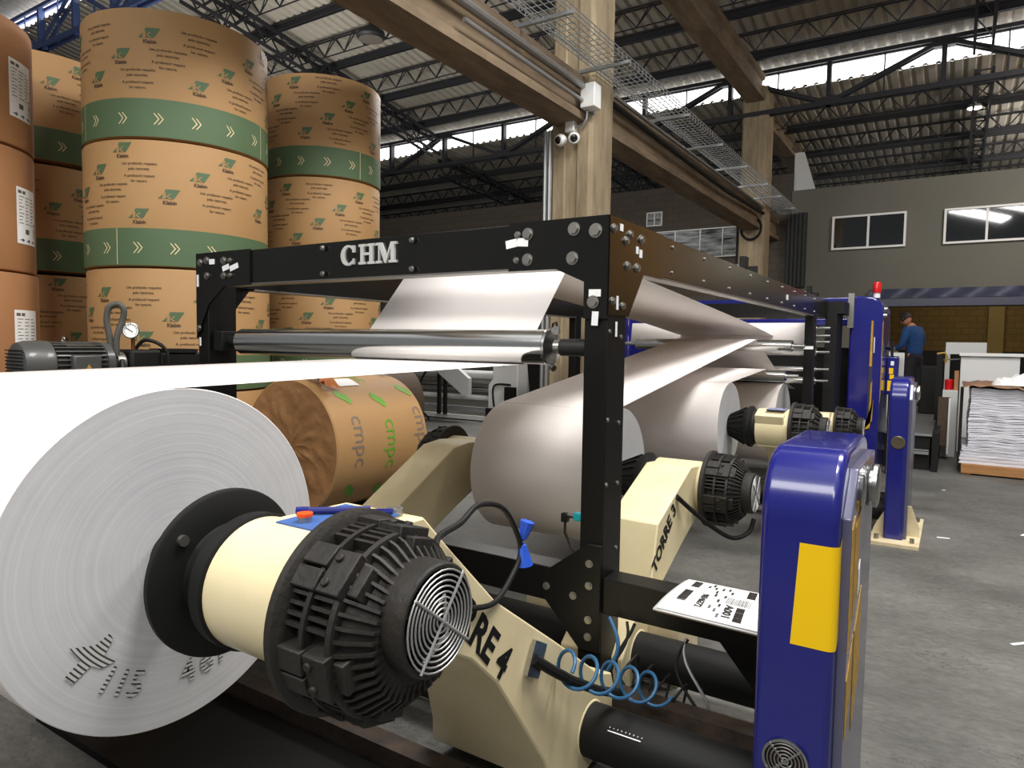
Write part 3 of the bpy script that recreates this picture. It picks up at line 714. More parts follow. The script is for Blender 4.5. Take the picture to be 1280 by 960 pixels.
# ------------------------------------------------------------------ roll stand arms with brakes
def ring_pts(c, r, n=40): return [(c[0], c[1] + r * math.cos(2 * PI * k / n), c[2] + r * math.sin(2 * PI * k / n)) for k in range(n)]
def brake(t, x, y, z, s, detail=True, fdz=0.0):
    """air-cooled brake on hub axis; x = inner ring plane, s=+1 faces +X"""
    A = (s, 0, 0); o = (x, y, z)
    br = MB().lathe([(.0, 0), (.196, 0), (.2, .004), (.2, .02), (.19, .026), (.176, .03), (.176, .03), (.152, .034), (.152, .14), (.145, .155), (.11, .19), (0, .19)], o, A, 72).build('brake_housing', DUST, t)
    def pol(r, a, d): return Vector((x + s * d, y + r * math.cos(a), z + r * math.sin(a)))
    def blk(m, a, r0, r1, w_, d0, d1, rr=None):
        c = pol((r0 + r1) / 2, a, (d0 + d1) / 2)
        e = Vector((s, 0, 0)); rad = Vector((0, math.cos(a), math.sin(a))); tan = e.cross(rad)
        m.obox(c, (d1 - d0, w_, r1 - r0), Matrix((e, tan, rad)).transposed())
    f = MB(); nf = 60 if detail else 30
    f.lathe([(.1525, .031), (.1535, .031), (.1535, .135), (.1525, .135)], o, A, 60)
    for k in range(nf):
        a = 2 * PI * k / nf
        if (k % 10) in (0, 1, 9): continue
        blk(f, a, .14, .178, .007, .03, .07); blk(f, a, .14, .175, .007, .08, .128)
    f.build('cooling_fins', DUST, br)
    r_ = MB()
    r_.lathe([(.15, .07), (.181, .07), (.181, .08), (.15, .08)], o, A, 64); r_.lathe([(.15, .128), (.174, .128), (.172, .138), (.15, .14)], o, A, 64)
    r_.build('drum_ring', DUST, br)
    fr_ = MB(); nr = 44 if detail else 22
    for k in range(nr):
        a = 2 * PI * k / nr
        e = Vector((s, 0, 0)); rad = Vector((0, math.cos(a), math.sin(a))); tan = e.cross(rad)
        p = [pol(.1, a, .136), pol(.168, a, .136), pol(.16, a, .155), pol(.125, a, .192), pol(.1, a, .192)]
        fr_.add([q + tan * .003 for q in p] + [q - tan * .003 for q in p], [(0, 1, 2, 3, 4), (9, 8, 7, 6, 5)] + [(i, (i + 1) % 5, 5 + (i + 1) % 5, 5 + i) for i in range(5)])
    fr_.build('radial_ribs', DUST, br)
    for k in range(6):
        a = 2 * PI * k / 6 + .12
        m = MB(); blk(m, a, .14, .189, .045, .022, .085); blk(m, a + .26, .14, .189, .04, .022, .085)
        blk(m, a + .13, .12, .182, .085, .085, .14); blk(m, a + .13, .11, .165, .06, .14, .165)
        if detail:
            for da in (-.0, .26):
                p = pol(.176, a + da, .1); rad = Vector((0, math.cos(a + da), math.sin(a + da)))
                m.cyl(p, p + rad * .014, .009, n=10)
                p = pol(.15, a + da, .136); m.cyl(p, p + Vector((s * .012, 0, 0)), .01, n=10)
        m.build('caliper', DUST, br, bevel=.003)
    z += fdz; o = (x, y, z)
    sh = MB().lathe([(.085, .16), (.102, .168), (.104, .172), (.104, .232), (.1, .236), (.094, .236), (.094, .19), (0, .19)], o, A, 56).build('fan_shroud', DUST, t)
    gm = MB(); nr = 9 if detail else 5
    for k in range(nr):
        r = .012 + (.092 - .012) * k / (nr - 1); gm.tube(ring_pts((x + s * .242, y, z), r, 32), .0019 if detail else .0022, 6, True)
    for a in (.9, .9 + PI / 2):
        d = Vector((0, math.cos(a), math.sin(a)))
        gm.tube([Vector((x + s * .246, y, z)) + d * .098, Vector((x + s * .246, y, z)) - d * .098], .0028, 6)
    gm.build('fan_grille', GRILLE, sh)
    fb = MB()
    for k in range(7):
        a = 2 * PI * k / 7
        fb.obox((x + s * .21, y + .05 * math.cos(a), z + .05 * math.sin(a)), (.004, .07, .03), Matrix.Rotation(a, 3, 'X') @ Matrix.Rotation(.5, 3, 'Y'))
    fb.cyl((x + s * .195, y, z), (x + s * .225, y, z), .03, n=20).build('fan_blades', BLKM, sh)
    return br, sh

def reel_arm(label, roll, side, prof, xa, xb, hubx, hr, ringx, pivot, flange='disc', letters=None, fx=0.0):
    """side=+1 : arm on the right (+X) end of the roll"""
    x0, x1, y, z, r = roll
    s = side; face = x1 if s > 0 else x0
    t = thing('reel_arm', label, 'reel arm', (xa, pivot[0], 0), 'cream reel arms of the unwind stands')
    inner = xa; flare = .24 if flange == 'disc' else .06
    body = MB().prism(prof, lambda a, b, u: (u - s * (flare * min(1, max(0, (.62 - b) / .5)) if u == inner else 0), a, b), xa, xb).build('arm_body', CREAM, t, bevel=.006)
    MB().cyl((min(xa, xb) - .05, pivot[0], pivot[1]), (max(xa, xb) + .003, pivot[0], pivot[1]), .1, n=40).build('pivot_sleeve', CREAM, t, bevel=.008)
    hub = MB().cyl((hubx, y, z), (ringx, y, z), hr, n=64).build('hub', CREAM, t)
    A = (-s, 0, 0)
    if flange == 'disc':
        fp = face + s * fx
        fl = MB().lathe([(0, 0), (.186, 0), (.19, .004), (.19, .016), (.184, .02), (.115, .024), (.112, .03), (.112, .055), (.125, .06), (.125, .09), (.148, .094), (.15, abs(hubx - fp) - .005), (.14, abs(hubx - fp)), (0, abs(hubx - fp))], (fp, y, z), (s, 0, 0), 72).build('flange', BLKM, t)
        MB().lathe([(.12, 0), (.075, fx), (.06, fx + .05), (0, fx + .05)], (fp, y, z), A, 40).build('chuck_cone', BLKM, t)
        p = Vector((fp + s * .02, y - .115, z + .1))
        MB().cyl(p, p + Vector((s * .012, 0, 0)), .012, n=12).build('bolt', STEELD, fl)
    else:
        L = abs(hubx - face) + .02
        cz = MB().lathe([(0, -.02), (.07, -.02), (.075, 0), (.135, L * .55), (.15, L * .62), (.155, L * .66), (.155, L * .72), (.13, L * .8), (.125, L - .02), (0, L - .02)], (face, y, z), (s, 0, 0), 40).build('chuck_cone', BLKM, t)
        m = MB()
        for k in range(18):
            a = 2 * PI * k / 18; d = Vector((0, math.cos(a), math.sin(a)))
            p0 = Vector((face + s * .01, y, z)) + d * .078; p1 = Vector((face + s * L * .52, y, z)) + d * .136
            m.bar(p0, p1, .012, .016, up=d)
        m.build('grip_ribs', BLKM, cz)
    brake(t, ringx, y, z, s, detail=(y < 4), fdz=.03 if y < 2 else 0)
    return t, body, hub
# stand one, front-right arm
prof4 = [(.86, 1.07), (.96, 1.106), (1.2, 1.10), (1.29, 1.01), (1.5, .81), (1.86, .56), (2.16, .345), (2.27, .30), (2.31, .2), (2.24, .05), (1.98, .02), (1.84, .1), (1.78, .22), (1.51, .58), (1.39, .69), (1.2, .8), (.96, .83)]
a4, body4, hub4 = reel_arm('cream reel arm in the foreground with fan brake holding the front paper roll', P4, 1, prof4, -1.25, -1.0, -1.262, .143, -1.0, (2.1, .17), 'disc', fx=.178)
prof3 = [(3.75, .86), (3.4, .885), (2.95, .69), (2.88, .42), (2.7, .33), (2.58, .2), (2.62, .06), (2.8, .02), (2.94, .1), (3.03, .4), (3.3, .52), (3.55, .62), (3.7, .62)]
a3, body3, hub3 = reel_arm('cream reel arm behind the right gantry post with a black lettered edge', P3, 1, prof3, -1.33, -1.09, -1.34, .135, -1.06, (2.75, .17), 'cone')
p2 = [(y + 4.3, z) for y, z in ((.86, 1.0), (.96, 1.04), (1.2, 1.03), (1.5, .77), (1.86, .54), (2.2, .33), (2.27, .2), (2.2, .06), (1.98, .02), (1.84, .1), (1.78, .22), (1.5, .52), (1.2, .75), (.96, .76))]
a2, body2, hub2 = reel_arm('cream reel arm with blue sticker holding the third paper roll', P2, 1, p2, -1.2, -1.0, -1.2, .14, -.965, (6.4, .17), 'cone')
p1_ = [(7.42, .86), (7.1, .88), (6.95, .72), (6.86, .42), (6.7, .33), (6.58, .2), (6.62, .06), (6.8, .02), (6.94, .1), (7.05, .42), (7.4, .62)]
a1, body1, hub1 = reel_arm('farthest cream reel arm beside the blue machine upright', P1, 1, p1_, -1.16, -.96, -1.17, .135, -.93, (6.75, .17), 'cone')
# left-hand arms
reel_arm('cream reel arm on the left end of the second roll, worn bare along its top', P3, -1, [(3.75, .86), (3.4, .885), (3.25, .87), (2.7, .58), (2.6, .42), (2.52, .2), (2.6, .06), (2.8, .02), (2.94, .1), (3.03, .4), (3.3, .52), (3.55, .62), (3.7, .62)], -2.72, -2.48, -2.44, .135, -2.76, (2.75, .17), 'cone')
reel_arm('cream reel arm hidden behind the left end of the foreground roll', P4, -1, prof4, -2.9, -2.68, -2.66, .143, -2.93, (2.1, .17), 'disc', fx=.06)
reel_arm('cream reel arm on the left end of the third roll', P2, -1, p2, -2.7, -2.5, -2.46, .14, -2.73, (6.4, .17), 'cone')
reel_arm('cream reel arm on the left end of the farthest roll', P1, -1, p1_, -2.7, -2.5, -2.46, .135, -2.73, (6.75, .17), 'cone')
# lettering on the arm faces
def edge_text(body, p0, dirv, size, sx, x, bold, parent, name='lettering', shear=0.0):
    d = Vector((dirv[0], dirv[1])).normalized(); n_ = Vector((-d.y, d.x))
    t = text2d(body, size, bold, 'LEFT', shear)
    MB().flat(t, lambda a, b: (x, p0[0] + d.x * a * sx + n_.x * b, p0[1] + d.y * a * sx + n_.y * b)).build(name, BLKM, parent)
def fit_text(body, i0, q0, i1, q1, size, x, bold, parent):
    w = lambda k: max((v[0] for v in text2d(body[:k], size, bold)[0]), default=0.0)
    c0 = (w(i0) + w(i0 + 1)) / 2; c1 = (w(i1) + w(i1 + 1)) / 2
    d = Vector((q1[0] - q0[0], q1[1] - q0[1])); sx = d.length / (c1 - c0); d.normalize(); n_ = Vector((-d.y, d.x)); h = size * .36
    MB().flat(text2d(body, size, bold), lambda a, b: (x, q0[0] + d.x * (a - c0) * sx + n_.x * (b - h), q0[1] + d.y * (a - c0) * sx + n_.y * (b - h))).build('lettering', BLKM, parent)
fit_text('TORRE 4', 2, (1.379, .803), 6, (1.529, .643), .118, -.9985, .004, body4)
fit_text('TORRE 3', 0, (2.923, .51), 6, (3.138, .708), .1, -1.0885, .0045, body3)
# sticker plate and bits lying on the front arm
MB().box(-1.2, -1.03, .95, 1.15, 1.1085, 1.112).build('blue_sticker', mat('blue_sticker', (62, 98, 160), .5), hub4)
MB().prism([(-1.13, 5.2), (-1.0, 5.2), (-1.0, 5.36), (-1.13, 5.36)], lambda a, b, t: (a, b, t), 1.041, 1.045).build('blue_sticker', mat('blue_plate', (52, 66, 130), .5, noise=(60, (170, 170, 190), .1)), hub2)
# cables on the arms
MB().tube(spl([(-1.085, 3.18, .775), (-1.05, 3.28, .70), (-.98, 3.4, .60), (-.9, 3.5, .53), (-.84, 3.58, .55), (-.82, 3.6, .62)]), .012).build('brake_cable', BLKM, a3)
MB().tube(spl([(-.8, 1.03, 1.05), (-.9, 1.12, 1.08), (-.97, 1.3, 1.07), (-.99, 1.4, 1.09), (-1.0, 1.52, 1.06), (-1.02, 1.62, .98), (-1.02, 1.655, .90), (-1.015, 1.60, .845), (-.99, 1.48, .815), (-.985, 1.37, .835), (-.95, 1.25, .88), (-.9, 1.12, .9)]), .0075).build('brake_cable', BLKM, a4)
rb = MB(); rb.lathe([(0, 0), (.012, .01), (.022, .06), (.004, .065)], (-1.02, 1.66, .93), (.2, .2, 1), 10).lathe([(0, 0), (.012, .01), (.025, .07), (.004, .075)], (-1.02, 1.66, .93), (.1, .1, -1), 10)
rb.build('blue_tie', RIB, a4)
MB().tube([(-.78, .93, .99), (-.775, .99, 1.03), (-.765, .985, .96), (-.765, .92, .93)], .004).build('zip_tie', WHT, a4)
MB().obox((-.99, 1.70, .575), (.012, .075, .1), Matrix.Rotation(-.5, 3, 'X')).build('cable_plate', STEEL, a4)
MB().tube([(-.985, 1.68, .585), (-.96, 1.74, .535), (-.95, 1.85, .46), (-.93, 2.0, .37), (-.91, 2.15, .3)], .016).build('cable_bundle', BLKM, a4)
def helix(p0, p1, r, turns, n=22):
    p0 = Vector(p0); p1 = Vector(p1); d = (p1 - p0); L = d.length; d.normalize()
    u = d.cross(Vector((0, 0, 1))).normalized(); v_ = u.cross(d); N = int(turns * n)
    return [p0 + d * L * k / N + u * r * math.cos(2 * PI * k / n) + v_ * r * math.sin(2 * PI * k / n) for k in range(N + 1)]
o = MB().tube(helix((-.955, 1.78, .53), (-.82, 2.28, .28), .052, 5), .006).build('spiral_air_hose', HOSE); tag(o, 'blue spiral air hose coiled around the cables at the foot of the lettered arm', 'hose')
# things lying on the arm
c = thing('bottle_cap', 'clear cap with an orange top on the foreground arm', 'cap', (-1.15, .985, 1.112))
MB().cyl((-1.15, .985, 1.1125), (-1.15, .985, 1.124), .015, n=20).build('clear_base', GALV, c)
MB().cyl((-1.15, .985, 1.124), (-1.15, .985, 1.131), .017, n=20).build('orange_top', ORG, c)
p = thing('marker_pen', 'dark blue marker pen lying on top of the foreground arm', 'pen', (-1.12, 1.06, 1.113))
MB().tube([(-1.19, 1.03, 1.121), (-1.09, 1.12, 1.121)], .0075, 10).build('barrel', PENB, p)
MB().tube([(-1.21, 1.012, 1.121), (-1.19, 1.03, 1.121)], .009, 10).build('pen_cap', BLUE, p)
o = MB().tube([(-1.16, 1.06, 1.119), (-1.04, 1.14, 1.119)], .006, 8).build('pen', BLUE); tag(o, 'slim blue pen beside the marker on the foreground arm', 'pen')
o = MB().lathe([(.017, 0), (.02, 0), (.02, .016), (.017, .016), (.017, 0)], (-1.06, 1.165, 1.103), (0, 0, 1), 24).build('tape_roll', GALV); tag(o, 'small roll of silver tape on the foreground arm', 'tape')

# ------------------------------------------------------------------ shafts and base of stands
def shaft(y, z, r, x0, x1, label, m_=BLKM):
    o = MB().cyl((x0, y, z), (x1, y, z), r, n=40).build('pivot_shaft', m_); tag(o, label, 'shaft'); return o
s1 = shaft(2.1, .17, .09, -3.75, -.4, 'thick black pivot shaft between the lettered arm and the blue drive cabinet')
m = MB()
for k in range(9): m.box(-.90 + k * .014, -.898 + k * .014, 2.035, 2.05, .236, .2375)
m.box(-.9, -.785, 2.02, 2.024, .2325, .2345)
m.build('scale_marks', TAPE, s1)
shaft(2.75, .17, .09, -3.75, -.4, 'second black pivot shaft behind the gantry post')
shaft(6.4, .17, .09, -3.75, -.385, 'black pivot shaft entering the farther blue column')
shaft(6.75, .17, .08, -3.75, -.385, 'rear black pivot shaft behind the farther blue column')
o = MB().box(-3.9, -.4, 2.28, 2.36, .08, .22).build('base_rail', RUST); tag(o, 'rusty flat base rail beside the front pivot shaft', 'rail')
o = MB().box(-2.9, -1.3, 1.72, 1.8, .0, .09).build('base_rail', RUST); tag(o, 'rusty base rail on the floor below the foreground brake', 'rail')
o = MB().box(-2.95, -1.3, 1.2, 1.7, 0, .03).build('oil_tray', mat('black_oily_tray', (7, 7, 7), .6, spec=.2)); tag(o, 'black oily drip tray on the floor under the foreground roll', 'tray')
for x, lab in ((-1.05, 'cream bearing foot below the cross tube, right of the gantry post'), (-1.63, 'cream bearing foot left of the gusset plate')):
    b = thing('bearing_foot', lab, 'bearing', (x, 2.95, 0))
    MB().prism([(2.86, .0), (3.14, 0), (3.14, .2), (3.05, .36), (2.9, .36), (2.86, .24)], lambda a, c_, t: (x + t, a, c_), -.1, .1).build('block', CREAMD, b, bevel=.006)
    MB().cyl((x + .02, 2.86, .14), (x + .02, 2.85, .14), .016, n=8).build('bolt', BLKM, b)
# wires behind the cross tube
for k, (x, z0, z1, m_, lab) in enumerate(((-1.09, .43, .05, HOSE, 'blue air line hanging below the cross tube by the post'), (-1.05, .43, .03, BLKM, 'black cable hanging below the cross tube by the post'),
                                 (-1.02, .43, .03, BLKM, 'outer black cable hanging below the cross tube'), (-.78, .42, .03, BLKM, 'black cable loop hanging under the paper labels'), (-.75, .42, .03, GALV, 'thin grey wire hanging under the paper labels'))):
    random.seed(k); pts = []
    for j in range(12):
        t = j / 11; pts.append((x + .07 * t + .04 * math.sin(t * 7 + k), 2.44 - .06 * math.sin(t * 3), z0 + (z1 - z0) * t))
    o = MB().tube(spl(pts, 3), .006 if k else .008).build('hanging_cable', m_); tag(o, lab, 'cable')
o = MB().tube(helix((-.98, 2.36, .3), (-.74, 2.4, .2), .05, 4), .005).build('coiled_cable', BLKM); tag(o, 'coil of thin black cable behind the front pivot shaft', 'cable')
# teal sensor on the inside of the gantry post
sn = thing('sensor', 'teal proximity sensor with black lead beside the right gantry post', 'sensor', (-1.3, 2.62, .75))
MB().obox((-1.27, 2.62, .757), (.06, .03, .035)).build('body', TEAL, sn, bevel=.004)
MB().cyl((-1.33, 2.62, .757), (-1.3, 2.62, .757), .012, n=12).build('tip', STEEL, sn)
MB().obox((-1.345, 2.62, .745), (.03, .03, .04)).build('plug', BLKM, sn, bevel=.004)
MB().tube([(-1.345, 2.62, .73), (-1.34, 2.61, .68), (-1.3, 2.6, .62), (-1.24, 2.6, .59)], .006).build('lead', BLKM, sn)

sn.location.x -= .045

# ------------------------------------------------------------------ blue drive cabinets
def cabinet(label, x0, x1, y0, y1, zt, near=True):
    t = thing('drive_cabinet', label, 'cabinet', ((x0 + x1) / 2, (y0 + y1) / 2, 0))
    r = .17; n = 8
    poly = [(y0, .0), (y1, 0), (y1, zt - .06)]
    poly += [(y1 - .06 + .06 * math.cos(a), zt - .06 + .06 * math.sin(a)) for a in [k * PI / 2 / 4 for k in range(1, 5)]]
    poly += [(y0 + r - r * math.sin(a) , zt - r + r * math.cos(a)) for a in [k * PI / 2 / n for k in range(n + 1)]]
    b = MB().prism(poly, lambda a, c_, u: (u, a, c_), x0, x1 - .02)
    body = b.build('cabinet_shell', BLUE, t)
    md = body.modifiers.new('bevel', 'BEVEL'); md.width = .02; md.segments = 4; md.limit_method = 'ANGLE'; md.angle_limit = 1.0
    sp = [(y0 + .045, .02), (y1 - .02, .02), (y1 - .02, zt - .05), (y0 + .16, zt - .05), (y0 + .045, zt - .16)]
    sd = MB().prism(sp, lambda a, c_, u: (u, a, c_), x1 - .022, x1 + .002).build('side_panel', BLUEG, t, bevel=.004)
    dy = y1 - .2
    MB().lathe([(0, 0), (.058, 0), (.06, .006), (.045, .008), (.045, .014), (.062, .016), (.062, .026), (.05, .03), (0, .03)], (x1 + .002, dy, zt - .13), (1, 0, 0), 36).build('drive_pulley', STEEL, t)
    return t, body, sd
cb1, body1_, side1 = cabinet('large glossy blue drive cabinet with yellow stripe in the right foreground', -.4, -.193, 1.82, 2.42, 1.235)
def stripe_path(u):
    # front face, rounded corner, then the side of the shell
    xr = -.193 - .02; y0 = 1.82; r = .02; e = .0015
    L1 = .0685; L2 = r * PI / 2; L3 = .024
    d = u * (L1 + L2 + L3)
    if d < L1: return (xr - r - L1 + d, y0 - e)
    if d < L1 + L2:
        a = (d - L1) / r; return (xr - r + (r + e) * math.sin(a), y0 + r - (r + e) * math.cos(a))
    return (xr + e, y0 + r + d - L1 - L2)
def st(u, v):
    x, y = stripe_path(u); z = 1.012 - .262 * v
    if u < .12: x -= .014 * v * (1 - u / .12)
    return (x, y, z + .02 * max(0, (u - .8)) / .2)
MB().grid(st, 24, 4).build('yellow_stripe', YEL, body1_)
def side_decal(poly, m_=YELW, x=-.1905): MB().prism(poly, lambda a, b, t: (x + t, a, b), 0, .0015).build('yellow_stripe', m_, side1)
side_decal([(1.87, 1.05), (1.93, 1.075), (1.93, .79), (1.87, .735)]); side_decal([(1.95, 1.04), (2.04, 1.07), (2.03, .85), (1.95, .80)])
side_decal([(1.88, .66), (1.99, .745), (1.98, .60), (1.885, .50)]); side_decal([(2.02, .74), (2.15, .83), (2.18, .58), (2.03, .46)])
side_decal([(1.97, 1.1), (2.0, 1.115), (2.0, 1.085), (1.97, 1.075)])
side_decal([(2.06, .90), (2.09, .92), (2.09, .85), (2.06, .83)], TAPE)
MB().lathe([(0, 0), (.045, 0), (.047, .008), (.035, .012), (0, .012)], (-.191, 2.02, 1.12), (1, 0, 0), 32).build('drive_pulley', STEEL, cb1)
gm = MB()
cx, cz = -.315, .445
gm2 = MB().lathe([(.05, 0), (.056, .004), (.056, .012), (.05, .014)], (cx, 1.821, cz), (0, -1, 0), 36).build('fan_ring', STEEL, body1_)
MB().lathe([(0, .002), (.05, .002)], (cx, 1.8205, cz), (0, -1, 0), 32).build('fan_opening', mat('red_black_fan', (60, 22, 22), .5, noise=(20, (16, 12, 12), .2)), body1_)
for k in range(5):
    r = .008 + k * .009; gm.tube([(cx + r * math.cos(a), 1.811, cz + r * math.sin(a)) for a in [2 * PI * j / 28 for j in range(28)]], .002, 6, True)
gm.tube([(cx - .04, 1.808, cz + .04), (cx + .04, 1.808, cz - .04)], .0025, 6).tube([(cx + .04, 1.808, cz + .04), (cx - .04, 1.808, cz - .04)], .0025, 6)
gm.build('fan_grille', STEEL, body1_)
cb2, body2_, side2 = cabinet('farther slim blue drive column standing on a cream base plate', -.4, -.245, 6.02, 6.75, 1.27)
bp_ = MB().box(-.49, -.15, 5.88, 6.9, 0, .025).build('base_plate', CREAMD, cb2)
MB().prism([(-.245, .025), (-.16, .025), (-.16, .09), (-.22, .26), (-.245, .26)], lambda a, b, t: (a, t, b), 6.2, 6.22).build('gusset', CREAMD, cb2)
MB().prism([(-.4, .025), (-.48, .025), (-.48, .06), (-.41, .2), (-.4, .2)], lambda a, b, t: (a, t, b), 6.2, 6.22).build('gusset', CREAMD, cb2)
for x, y in ((-.44, 5.98), (-.2, 5.98), (-.19, 6.75)): MB().cyl((x, y, .025), (x, y, .06), .018, n=6).build('bolt', STEELD, cb2)
MB().lathe([(0, 0), (.045, 0), (.05, .004), (.045, .008), (.03, .008), (.03, .004), (0, .004)], (-.325, 6.019, .78), (0, -1, 0), 28).build('round_cover', mat('brass_cover', (110, 100, 80), .4, metal=.7), cb2)

# ------------------------------------------------------------------ paper labels on the cross tube
lb = thing('label_sheets', 'stack of white printed barcode label sheets lying on the black cross tube', 'labels', (-.66, 2.42, .57))
q = [(-.83, 2.60), (-.47, 2.60), (-.41, 2.24), (-.83, 2.255)]
def lab_pt(u, v, dz=0):
    x = (q[0][0] * (1 - u) + q[1][0] * u) * (1 - v) + (q[3][0] * (1 - u) + q[2][0] * u) * v
    y = (q[0][1] * (1 - u) + q[1][1] * u) * (1 - v) + (q[3][1] * (1 - u) + q[2][1] * u) * v
    return (x, y, .572 + .012 * math.sin(v * 2.2 + .3) + dz - .012 * max(0, v - .7))
tsheet = MB().grid(lambda u, v: lab_pt(u, v, .012), 10, 10).build('top_sheet', PAPER, lb, solid=.003)
MB().grid(lambda u, v: lab_pt(u * 1.0 - .03, v * 1.0 + .01, .004), 10, 10).build('lower_sheets', WHTG, lb, solid=.007)
MB().grid(lambda u, v: lab_pt(u, min(1.0, v * 1.01 + .02), -.002), 10, 6).build('cardboard_backing', KRAFTC, lb, solid=.003)
m = MB()
def code(u0, u1, v0, v1, n, vert=True):
    random.seed(n + int(u0 * 100))
    for k in range(n):
        a = k / n; wd = random.choice((.25, .35, .5)) / n
        if vert: r = (u0 + (u1 - u0) * a, u0 + (u1 - u0) * (a + wd), v0, v1)
        else: r = (u0, u1, v0 + (v1 - v0) * a, v0 + (v1 - v0) * (a + wd))
        m.add([lab_pt(r[0], r[2], .0145), lab_pt(r[1], r[2], .0145), lab_pt(r[1], r[3], .0145), lab_pt(r[0], r[3], .0145)], [(0, 1, 2, 3)])
code(.09, .17, .40, .74, 13, False); code(.1, .18, .06, .27, 11, False); code(.50, .72, .38, .56, 15); code(.61, .68, .62, .95, 14, False); code(.65, .73, .05, .3, 11, False)
def ltext(body, u, v, su, sv, size=1.0):
    # text read from the far right side: baseline runs toward the camera
    t = text2d(body, size, .02)
    m.flat(t, lambda a, b: lab_pt(u + b * su, v + a * sv, .0145))
ltext('90346372', .27, .42, .085, .095); ltext('A001', .515, .60, .10, .145)
for u, v in ((.3, .05), (.26, .12), (.33, .14), (.37, .35), (.42, .5), (.45, .62), (.46, .35), (.43, .75), (.38, .7), (.4, .12), (.46, .1), (.5, .2), (.36, .25), (.47, .85)): code(u, u + .022, v, v + .09, 3, False)
merge(tsheet, m.build('barcode_print', INK, lb))
# ------------------------------------------------------------------ standing kraft-wrapped reels
def wrap(R):
    return lambda a0: (lambda x, y: (R * math.sin(a0 + x / R), -R * math.cos(a0 + x / R), y))
def kraft_proto(R, h, label, seed):
    t = thing('kraft_roll', label, 'paper reel')
    random.seed(seed)
    rnd = [random.uniform(-.004, .004) for _ in range(72)]
    kw = MB().lathe([(.05, .004), (R - .03, .004), (R - .008, .012), (R, .03), (R, h - .02), (R - .006, h - .008), (R - .03, h - .003), (.05, h - .004)], (0, 0, 0), (0, 0, 1), 96).build('kraft_wrapper', KRAFT, t)
    gb = MB().lathe([(R + .0015, .012), (R + .002, .02), (R + .002, .315), (R + .0005, .316)], (0, 0, 0), (0, 0, 1), 96).build('green_band', GRN, t)
    MB().lathe([(.05, .002), (.05, h - .002), (.085, h - .002), (.085, .002), (.05, .002)], (0, 0, 0), (0, 0, 1), 24).build('core', KRAFTD, t)
    W = wrap(R + .003); W2 = wrap(R + .0042)
    chev = MB(); k = 0
    n = int(2 * PI * R / .27)
    for i in range(n):
        f = W2(2 * PI * i / n)
        for dx in (0, .032):
            chev.flat(poly2d([(dx, .20), (dx + .009, .20), (dx + .046, .155), (dx + .009, .11), (dx, .11), (dx + .036, .155)]), f)
        if i % 6 == 2: chev.flat(rect2d(.14, .146, .02, .312), f)
    merge(gb, chev.build('band_chevrons', CREAML, t))
    logo = MB(); kc = MB(); txt = MB()
    T1 = text2d('Klabin', .042, .0012, 'CENTER'); lines = [text2d(s_, .031, .0003, 'CENTER') for s_ in ('Um profundo respeito', 'pela natureza.', 'A profound respect', 'for nature.')]
    C_ = 2 * PI * R; nb = round(C_ / .62); bu = C_ / nb
    for i in range(-3, nb + 3):
        for j in range(-14, 15):
            u = i * bu + j * .235; z = .50 - i * .2 + j * .165
            if not (0 <= u < C_): continue
            if i * bu > C_ - .3 and u < .2: continue
            f = W(u / R); f2 = W2(u / R)
            if .385 < z < h - .085:
                S = lambda q: shift(q, 0, z)
                logo.flat(S(poly2d([(.062, .078), (.17, .078), (.118, 0), (.048, 0), (.048, .05)])), f); logo.flat(S(poly2d([(0, 0), (.034, 0), (.036, .034)])), f)
                kc.flat(S(poly2d([(.048, 0), (.06, 0), (.06, .052), (.048, .052)])), f2)
                kc.flat(S(poly2d([(.06, .018), (.09, .042), (.104, .042), (.072, .018)])), f2); kc.flat(S(poly2d([(.062, .02), (.074, .02), (.106, 0), (.088, 0)])), f2)
                txt.flat(shift(T1, .09, z - .045), f)
            zz = z - .10
            if .345 < zz - .145 and zz < h - .045:
                for l_, dz in zip(lines, (0, -.042, -.098, -.14)): txt.flat(shift(l_, .225, zz + dz), f)
    merge(kw, logo.build('green_logo', GRN, t), kc.build('logo_cutout', KRAFT, t), txt.build('lettering', PRINT, t))
    return t
def stack(proto, x, y, h, n, names, rots, group, first_used):
    for k in range(n):
        lab = names[k]
        if not first_used and k == 0:
            proto.location = (x, y, 0); proto.rotation_euler = (0, 0, rots[0]); proto['label'] = lab; proto['group'] = group; OFF[proto] = Vector((x, y, 0))
        else: dup(proto, (x + .012 * math.sin(k * 3), y + .01 * math.cos(k * 5), k * (h + .004)), rots[k], lab, group)
ordn = ['lowest', 'second from the floor', 'third from the floor', 'topmost']
pA = kraft_proto(.765, 1.035, 'kraft', 3)
gk = 'printed kraft paper reels stacked on end'
stack(pA, -6.09, 3.78, 1.035, 4, ['printed kraft reel in the big stack behind the pump, %s' % o_ for o_ in ordn], [2.9, 4.6, 3.5, 5.2], gk, False)
stack(pA, -8.2, 3.5, 1.06, 4, ['shaded printed reel in the narrow stack beside the plain reels, %s' % o_ for o_ in ordn], [3.1, 4.4, 5.0, 3.6], gk, True)
pD = kraft_proto(.66, 1.085, 'kraft', 5)
stack(pD, -6.31, 5.69, 1.085, 4, ['printed kraft reel in the stack right of the big one, %s' % o_ for o_ in ordn], [3.3, 5.1, 2.8, 4.2], gk, False)
